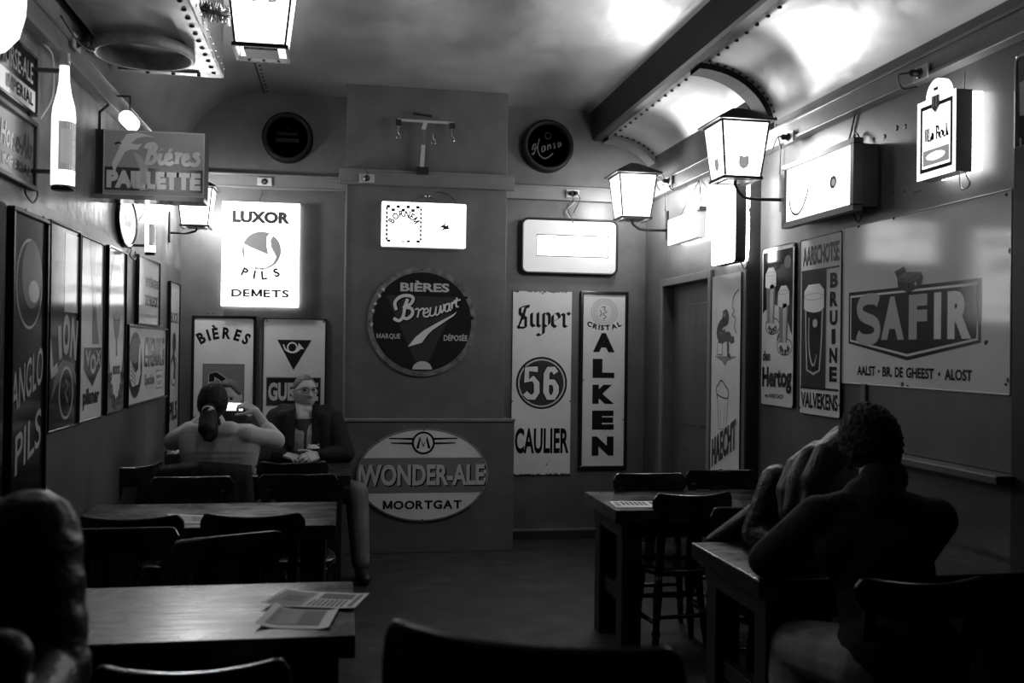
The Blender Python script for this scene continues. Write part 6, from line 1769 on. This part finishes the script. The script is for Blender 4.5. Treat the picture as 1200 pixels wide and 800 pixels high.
# dark jacket on her chair
cx, cy = jc.location.x, jc.location.y; yb_ = cy - 0.285
b = MB(); vs = []; N = 24; Mm = 12
for i in range(N + 1):
    x = -0.25 + 0.52 * i / N; yy = -0.295 + 0.045 * (x / 0.21) ** 2
    for j in range(Mm + 1):
        t = j / Mm; fold = 0.012 * math.sin(x * 60 + 2 * t) * t + 0.008 * math.sin(x * 110 + 4 * t)
        z = 0.868 + 0.018 * math.cos(x * 9) - 0.50 * t; out = -0.022 - 0.05 * math.sin(min(1, t * 1.5) * 1.5) - fold
        xx = x * (1 + 0.22 * t)
        if t == 0: out = 0.012
        vs.append((xx, yy + out, z if t > 0 else z - 0.004))
fs = [(i * (Mm + 1) + j, (i + 1) * (Mm + 1) + j, (i + 1) * (Mm + 1) + j + 1, i * (Mm + 1) + j + 1) for i in range(N) for j in range(Mm)]
b.add(vs, fs, M_JACKET, True); o = b.build('hung_jacket', loc=(cx, cy, 0)); o.rotation_euler = jc.rotation_euler
sm = o.modifiers.new('thickness', 'SOLIDIFY'); sm.thickness = 0.012; tag(o, 'dark jacket hung over the chair of the woman taking a photo', 'jacket')

# ---- man in the dark pullover, from behind, leaning on the right table
hp = at_d(1021, 522, 3.42); base = V((1.77, 2.95, 0)); H = Head(hp, 12, -12, -6, 1.0, 1.0)
hip = V((1.78, 2.93, 0.57)); chest = V((1.775, 3.03, 0.88)); sl = at_d(960, 606, 3.32); sr = at_d(1094, 608, 3.27)
el = at_z(905, 676, 0.80); wl = V((1.80, 3.52, 0.80)); er = at_z(1135, 680, 0.80); wr = V((1.95, 3.52, 0.80))
el = V((max(el.x, 1.49), max(el.y, 3.27), 0.815)); er = V((min(er.x, 2.28), max(er.y, 3.27), 0.815))
kn = V((1.60, 3.33, 0.50)); ft = V((1.56, 3.12, 0.06)); kn2 = V((1.92, 3.38, 0.54)); ft2 = V((1.94, 3.40, 0.06))
b = MB(); H.skin(b, (sl + sr) / 2 + V((0, 0.01, 0.04)), 0.060); torso(b, hip, chest, sl, sr, 0.95)
chain(b, [sl, el, wl], [0.05, 0.043, 0.027]); chain(b, [sr, er, wr], [0.05, 0.043, 0.027])
hand(b, wl, V((0.85, 0.5, 0.0)), V((0, 0, 1)), 1, 18); hand(b, wr, V((-0.7, 0.6, 0.03)), V((0, 0, 1)), -1, 18)
chain(b, [hip + V((-0.09, 0, 0)), kn, ft], [0.085, 0.06, 0.04]); chain(b, [hip + V((0.09, 0, 0)), kn2, ft2], [0.085, 0.06, 0.04])
p6 = sculpt(b, None, base, 'person', 0.0048, M_SKIN, 2); tag(p6, 'curly haired man in dark pullover and pale jeans, back to the camera', 'person')
H.hair(p6, base, M_CURL, 0.022, 0.040, -0.05, -0.125, 0.007, 0.010)
b = MB(); torso(b, hip, chest, sl, sr, 1.06, 0.125); chain(b, [sl, el, el.lerp(wl, 0.85)], [0.078, 0.066, 0.042]); chain(b, [sr, er, er.lerp(wr, 0.85)], [0.078, 0.066, 0.042])
mid = (sl + sr) / 2; b.capsule(mid + V((-0.03, 0.02, 0.05)), mid + V((0.03, 0.03, 0.05)), 0.068, 0.068, M_KNIT); b.capsule(sl, mid + V((0, 0.02, 0.055)), 0.070, 0.060, M_KNIT); b.capsule(sr, mid + V((0, 0.02, 0.055)), 0.070, 0.060, M_KNIT)
b.ball(hip + V((0.01, -0.01, 0.03)), (0.205, 0.175, 0.16), M_KNIT, 18); b.ball(mid + V((0, 0.04, 0.07)), (0.095, 0.08, 0.07), M_KNIT, 14); b.capsule(mid + V((0, 0.02, 0.05)), H.W((0, -0.035, -0.105)), 0.075, 0.068, M_KNIT); b.ball(H.W((0, -0.040, -0.115)), 0.072, M_KNIT, 14); b.capsule(mid + V((0, 0, 0.04)), mid + V((0.03, 0.03, 0.12)), 0.085, 0.07, M_KNIT); b.ball(mid - V((0, 0.0, 0.1)), (0.22, 0.11, 0.16), M_KNIT, 16)
sculpt(b, p6, base, 'pullover', 0.009, M_KNIT, 3)
b = MB(); b.ball(hip - V((0, -0.01, 0.02)), (0.19, 0.165, 0.12), M_JEANSL, 18); chain(b, [hip + V((-0.095, 0, -0.02)), kn, ft + V((0, 0, 0.04))], [0.118, 0.090, 0.062]); chain(b, [hip + V((0.09, 0, -0.02)), kn2, ft2 + V((0, 0, 0.04))], [0.112, 0.085, 0.06])
sculpt(b, p6, base, 'jeans', 0.010, M_JEANSL, 3)
shoe(p6, base, V((ft.x, ft.y - 0.02, 0.045)), V((ft.x - 0.03, ft.y + 0.17, 0.04))); shoe(p6, base, V((ft2.x, ft2.y - 0.02, 0.045)), V((ft2.x, ft2.y + 0.17, 0.04)))

# ---- woman leaning towards him
hp = at_d(979, 546, 3.74); base = V((1.80, 4.12, 0)); H = Head(hp, 212, -12, -26, 0.96, 1.0)
hip = V((1.80, 4.10, 0.56)); sl = at_d(912, 566, 3.98); sr = at_d(985, 590, 3.95); mid = (sl + sr) / 2; chest = mid - V((0.0, -0.08, 0.14))
el = at_z(889, 628, 0.80); el = V((el.x, max(el.y, 3.78), 0.81)); wl = V((1.72, 3.62, 0.795)); er = V((2.12, 3.72, 0.81)); wr = V((1.90, 3.74, 0.795))
b = MB(); H.skin(b, mid + V((0.02, -0.04, 0.05)), 0.048); torso(b, hip, chest, sl, sr, 0.88, 0.10); chain(b, [sl, el, wl], [0.042, 0.036, 0.023]); chain(b, [sr, er, wr], [0.042, 0.036, 0.023])
hand(b, wl, V((0.85, -0.1, 0.0)), V((0, 0, 1)), -1, 20, 0.9); hand(b, wr, V((-0.7, -0.4, 0.02)), V((0, 0, 1)), 1, 20, 0.9)
for s_ in (-1, 1): chain(b, [hip + V((0.09 * s_, 0, 0)), V((hip.x + 0.09 * s_, 3.70, 0.50)), V((hip.x + 0.09 * s_, 3.72, 0.06))], [0.085, 0.06, 0.04])
p5 = sculpt(b, None, base, 'person', 0.0048, M_SKIN, 2); tag(p5, 'long haired woman in shiny dark jacket leaning across the table to the man', 'person')
H.eyes(p5, base); H.hair(p5, base, M_HAIRB, 0.014, 0.052, -0.075, -0.10, 0.002)
b = MB(); W_ = lambda v: H.W(v)
for s_ in (-1, 1): chain(b, [W_((s_ * 0.055, -0.01, 0.07)), W_((s_ * 0.085, -0.02, -0.03)), W_((s_ * 0.085, -0.015, -0.12)), W_((s_ * 0.080, 0.0, -0.22))], [0.030, 0.026, 0.030, 0.020], M_HAIRB)
chain(b, [W_((0, -0.09, 0.03)), W_((0, -0.12, -0.06)), W_((0, -0.12, -0.16)), W_((0, -0.10, -0.24))], [0.05, 0.07, 0.065, 0.04], M_HAIRB)
for s_ in (-1, 1): chain(b, [W_((s_ * 0.05, -0.09, 0.0)), W_((s_ * 0.07, -0.08, -0.12)), W_((s_ * 0.07, -0.06, -0.24))], [0.04, 0.045, 0.025], M_HAIRB)
chain(b, [at_d(992, 508, 3.72), at_d(968, 530, 3.66), at_d(955, 560, 3.66), at_d(946, 594, 3.72)], [0.035, 0.045, 0.048, 0.026], M_HAIRB); chain(b, [at_d(985, 510, 3.80), at_d(958, 540, 3.76), at_d(945, 575, 3.78)], [0.04, 0.05, 0.04], M_HAIRB)
sculpt(b, p5, base, 'long_hair', 0.007, M_HAIRB, 2)
b = MB(); torso(b, hip, chest, sl, sr, 1.0, 0.115); chain(b, [sl, el, el.lerp(wl, 0.8)], [0.078, 0.066, 0.045]); chain(b, [sr, er, er.lerp(wr, 0.8)], [0.072, 0.064, 0.045])
for q in range(7): b.ball(sl.lerp(el, 0.25 + 0.12 * q), (0.074 - 0.002 * q), M_LEATHER, 12)
b.ball(at_d(938, 592, 4.0), (0.16, 0.11, 0.16), M_LEATHER, 16); b.capsule(sl, at_d(945, 566, 3.96), 0.072, 0.062, M_LEATHER)
t0, t1 = at_d(884, 604, 4.12), at_d(836, 634, 4.22); b.capsule(t0, t1, 0.050, 0.034, M_LEATHER); b.capsule(t1, hip + V((-0.13, 0.02, 0.05)), 0.034, 0.07, M_LEATHER); b.capsule(t0, hip + V((-0.08, 0.0, 0.10)), 0.05, 0.08, M_LEATHER)
sculpt(b, p5, base, 'jacket', 0.007, M_LEATHER, 2)
b = MB(); b.ball(hip - V((0, 0, 0.01)), (0.18, 0.15, 0.11), M_JACKET, 16)
for s_ in (-1, 1): chain(b, [hip + V((0.09 * s_, 0, 0)), V((hip.x + 0.09 * s_, 3.70, 0.50)), V((hip.x + 0.09 * s_, 3.72, 0.10))], [0.10, 0.07, 0.055])
sculpt(b, p5, base, 'trousers', 0.010, M_JACKET, 2)
for s_ in (-1, 1): shoe(p5, base, V((hip.x + 0.09 * s_, 3.75, 0.045)), V((hip.x + 0.09 * s_, 3.58, 0.04)))

# ---- person in a leather jacket at the left edge, near the camera
sr = at_d(36, 628, 1.72); er = at_d(50, 792, 1.66); c0_ = at_d(-110, 640, 1.78); hip = V((c0_.x, c0_.y + 0.0, 0.74)); chest = V((c0_.x, c0_.y + 0.01, 1.10)); sl = V((2 * c0_.x - sr.x, 2 * c0_.y - sr.y, sr.z)); base = V((hip.x, hip.y, 0))
wr = at_d(18, 850, 1.45); el = sl + V((-0.05, -0.05, -0.28)); el.x = max(el.x, XL + 0.10); sl.x = max(sl.x, XL + 0.12); wl = el + V((0.12, -0.2, 0.02)); wl2 = at_d(5, 770, 1.46)
H = Head(V((c0_.x, c0_.y + 0.03, 1.47)), 10, 0, 0)
b = MB(); H.skin(b, V((c0_.x, c0_.y, 1.27)), 0.06); torso(b, hip, chest, sl, sr, 0.93); chain(b, [sr, er, wr], [0.05, 0.043, 0.027]); chain(b, [sl, el, wl], [0.05, 0.043, 0.027])
hand(b, wr, V((-0.4, -0.6, -0.1)), V((0.3, 0, 1)), 1, 25); hand(b, wl, V((0.6, -0.6, 0)), V((0, 0, 1)), 1, 25)
for s_ in (-1, 1): chain(b, [hip + V((0.09 * s_, 0, 0)), V((hip.x + 0.1 * s_, hip.y - 0.42, 0.70)), V((hip.x + 0.1 * s_, hip.y - 0.36, 0.28))], [0.085, 0.06, 0.04])
p1_ = sculpt(b, None, base, 'person', 0.0055, M_SKIN, 2); tag(p1_, 'person in a black leather jacket close to the camera at the lower left edge', 'person')
H.hair(p1_, base, M_HAIRD, 0.014, 0.05, 0.0, -0.08); H.eyes(p1_, base)
b = MB(); torso(b, hip + V((0, 0, 0.05)), chest, sl, sr, 1.05, 0.125); chain(b, [sr, er, er.lerp(wr, 0.8)], [0.083, 0.072, 0.05]); chain(b, [sl, el, el.lerp(wl, 0.8)], [0.08, 0.07, 0.05])
for q in range(7):
    b.ball(sr.lerp(er, 0.12 + 0.14 * q) + V((0.004 * (-1) ** q, 0, 0)), 0.083 - 0.001 * q, M_LEATHER, 14)
b.capsule(at_d(-30, 800, 1.5), at_d(2, 772, 1.47), 0.055, 0.046, M_LEATHER)
sculpt(b, p1_, base, 'leather_jacket', 0.008, M_LEATHER, 2)
b = MB(); b.ball(hip, (0.185, 0.15, 0.12), M_JACKET, 16)
for s_ in (-1, 1): chain(b, [hip + V((0.09 * s_, 0, 0)), V((hip.x + 0.1 * s_, hip.y - 0.42, 0.70)), V((hip.x + 0.1 * s_, hip.y - 0.36, 0.32))], [0.10, 0.078, 0.06])
sculpt(b, p1_, base, 'trousers', 0.010, M_JACKET, 2)
for s_ in (-1, 1): shoe(p1_, base, V((hip.x + 0.1 * s_, hip.y - 0.33, 0.27)), V((hip.x + 0.1 * s_, hip.y - 0.50, 0.25)))
root = empty('bar_stool', (hip.x, hip.y, 0), label='bar stool under the person in the leather jacket, outside the left edge', cat='stool')
b = MB(); b.lathe([(0.001, 0.58), (0.16, 0.58), (0.18, 0.60), (0.17, 0.635), (0.001, 0.64)], (0, 0, 0), M_CHAIR, 28); b.build('seat', parent=root)
b = MB(); b.lathe([(0.19, 0.0), (0.19, 0.015), (0.03, 0.04), (0.025, 0.58), (0.001, 0.58)], (0, 0, 0), M_IRON, 28); b.build('pedestal', parent=root)
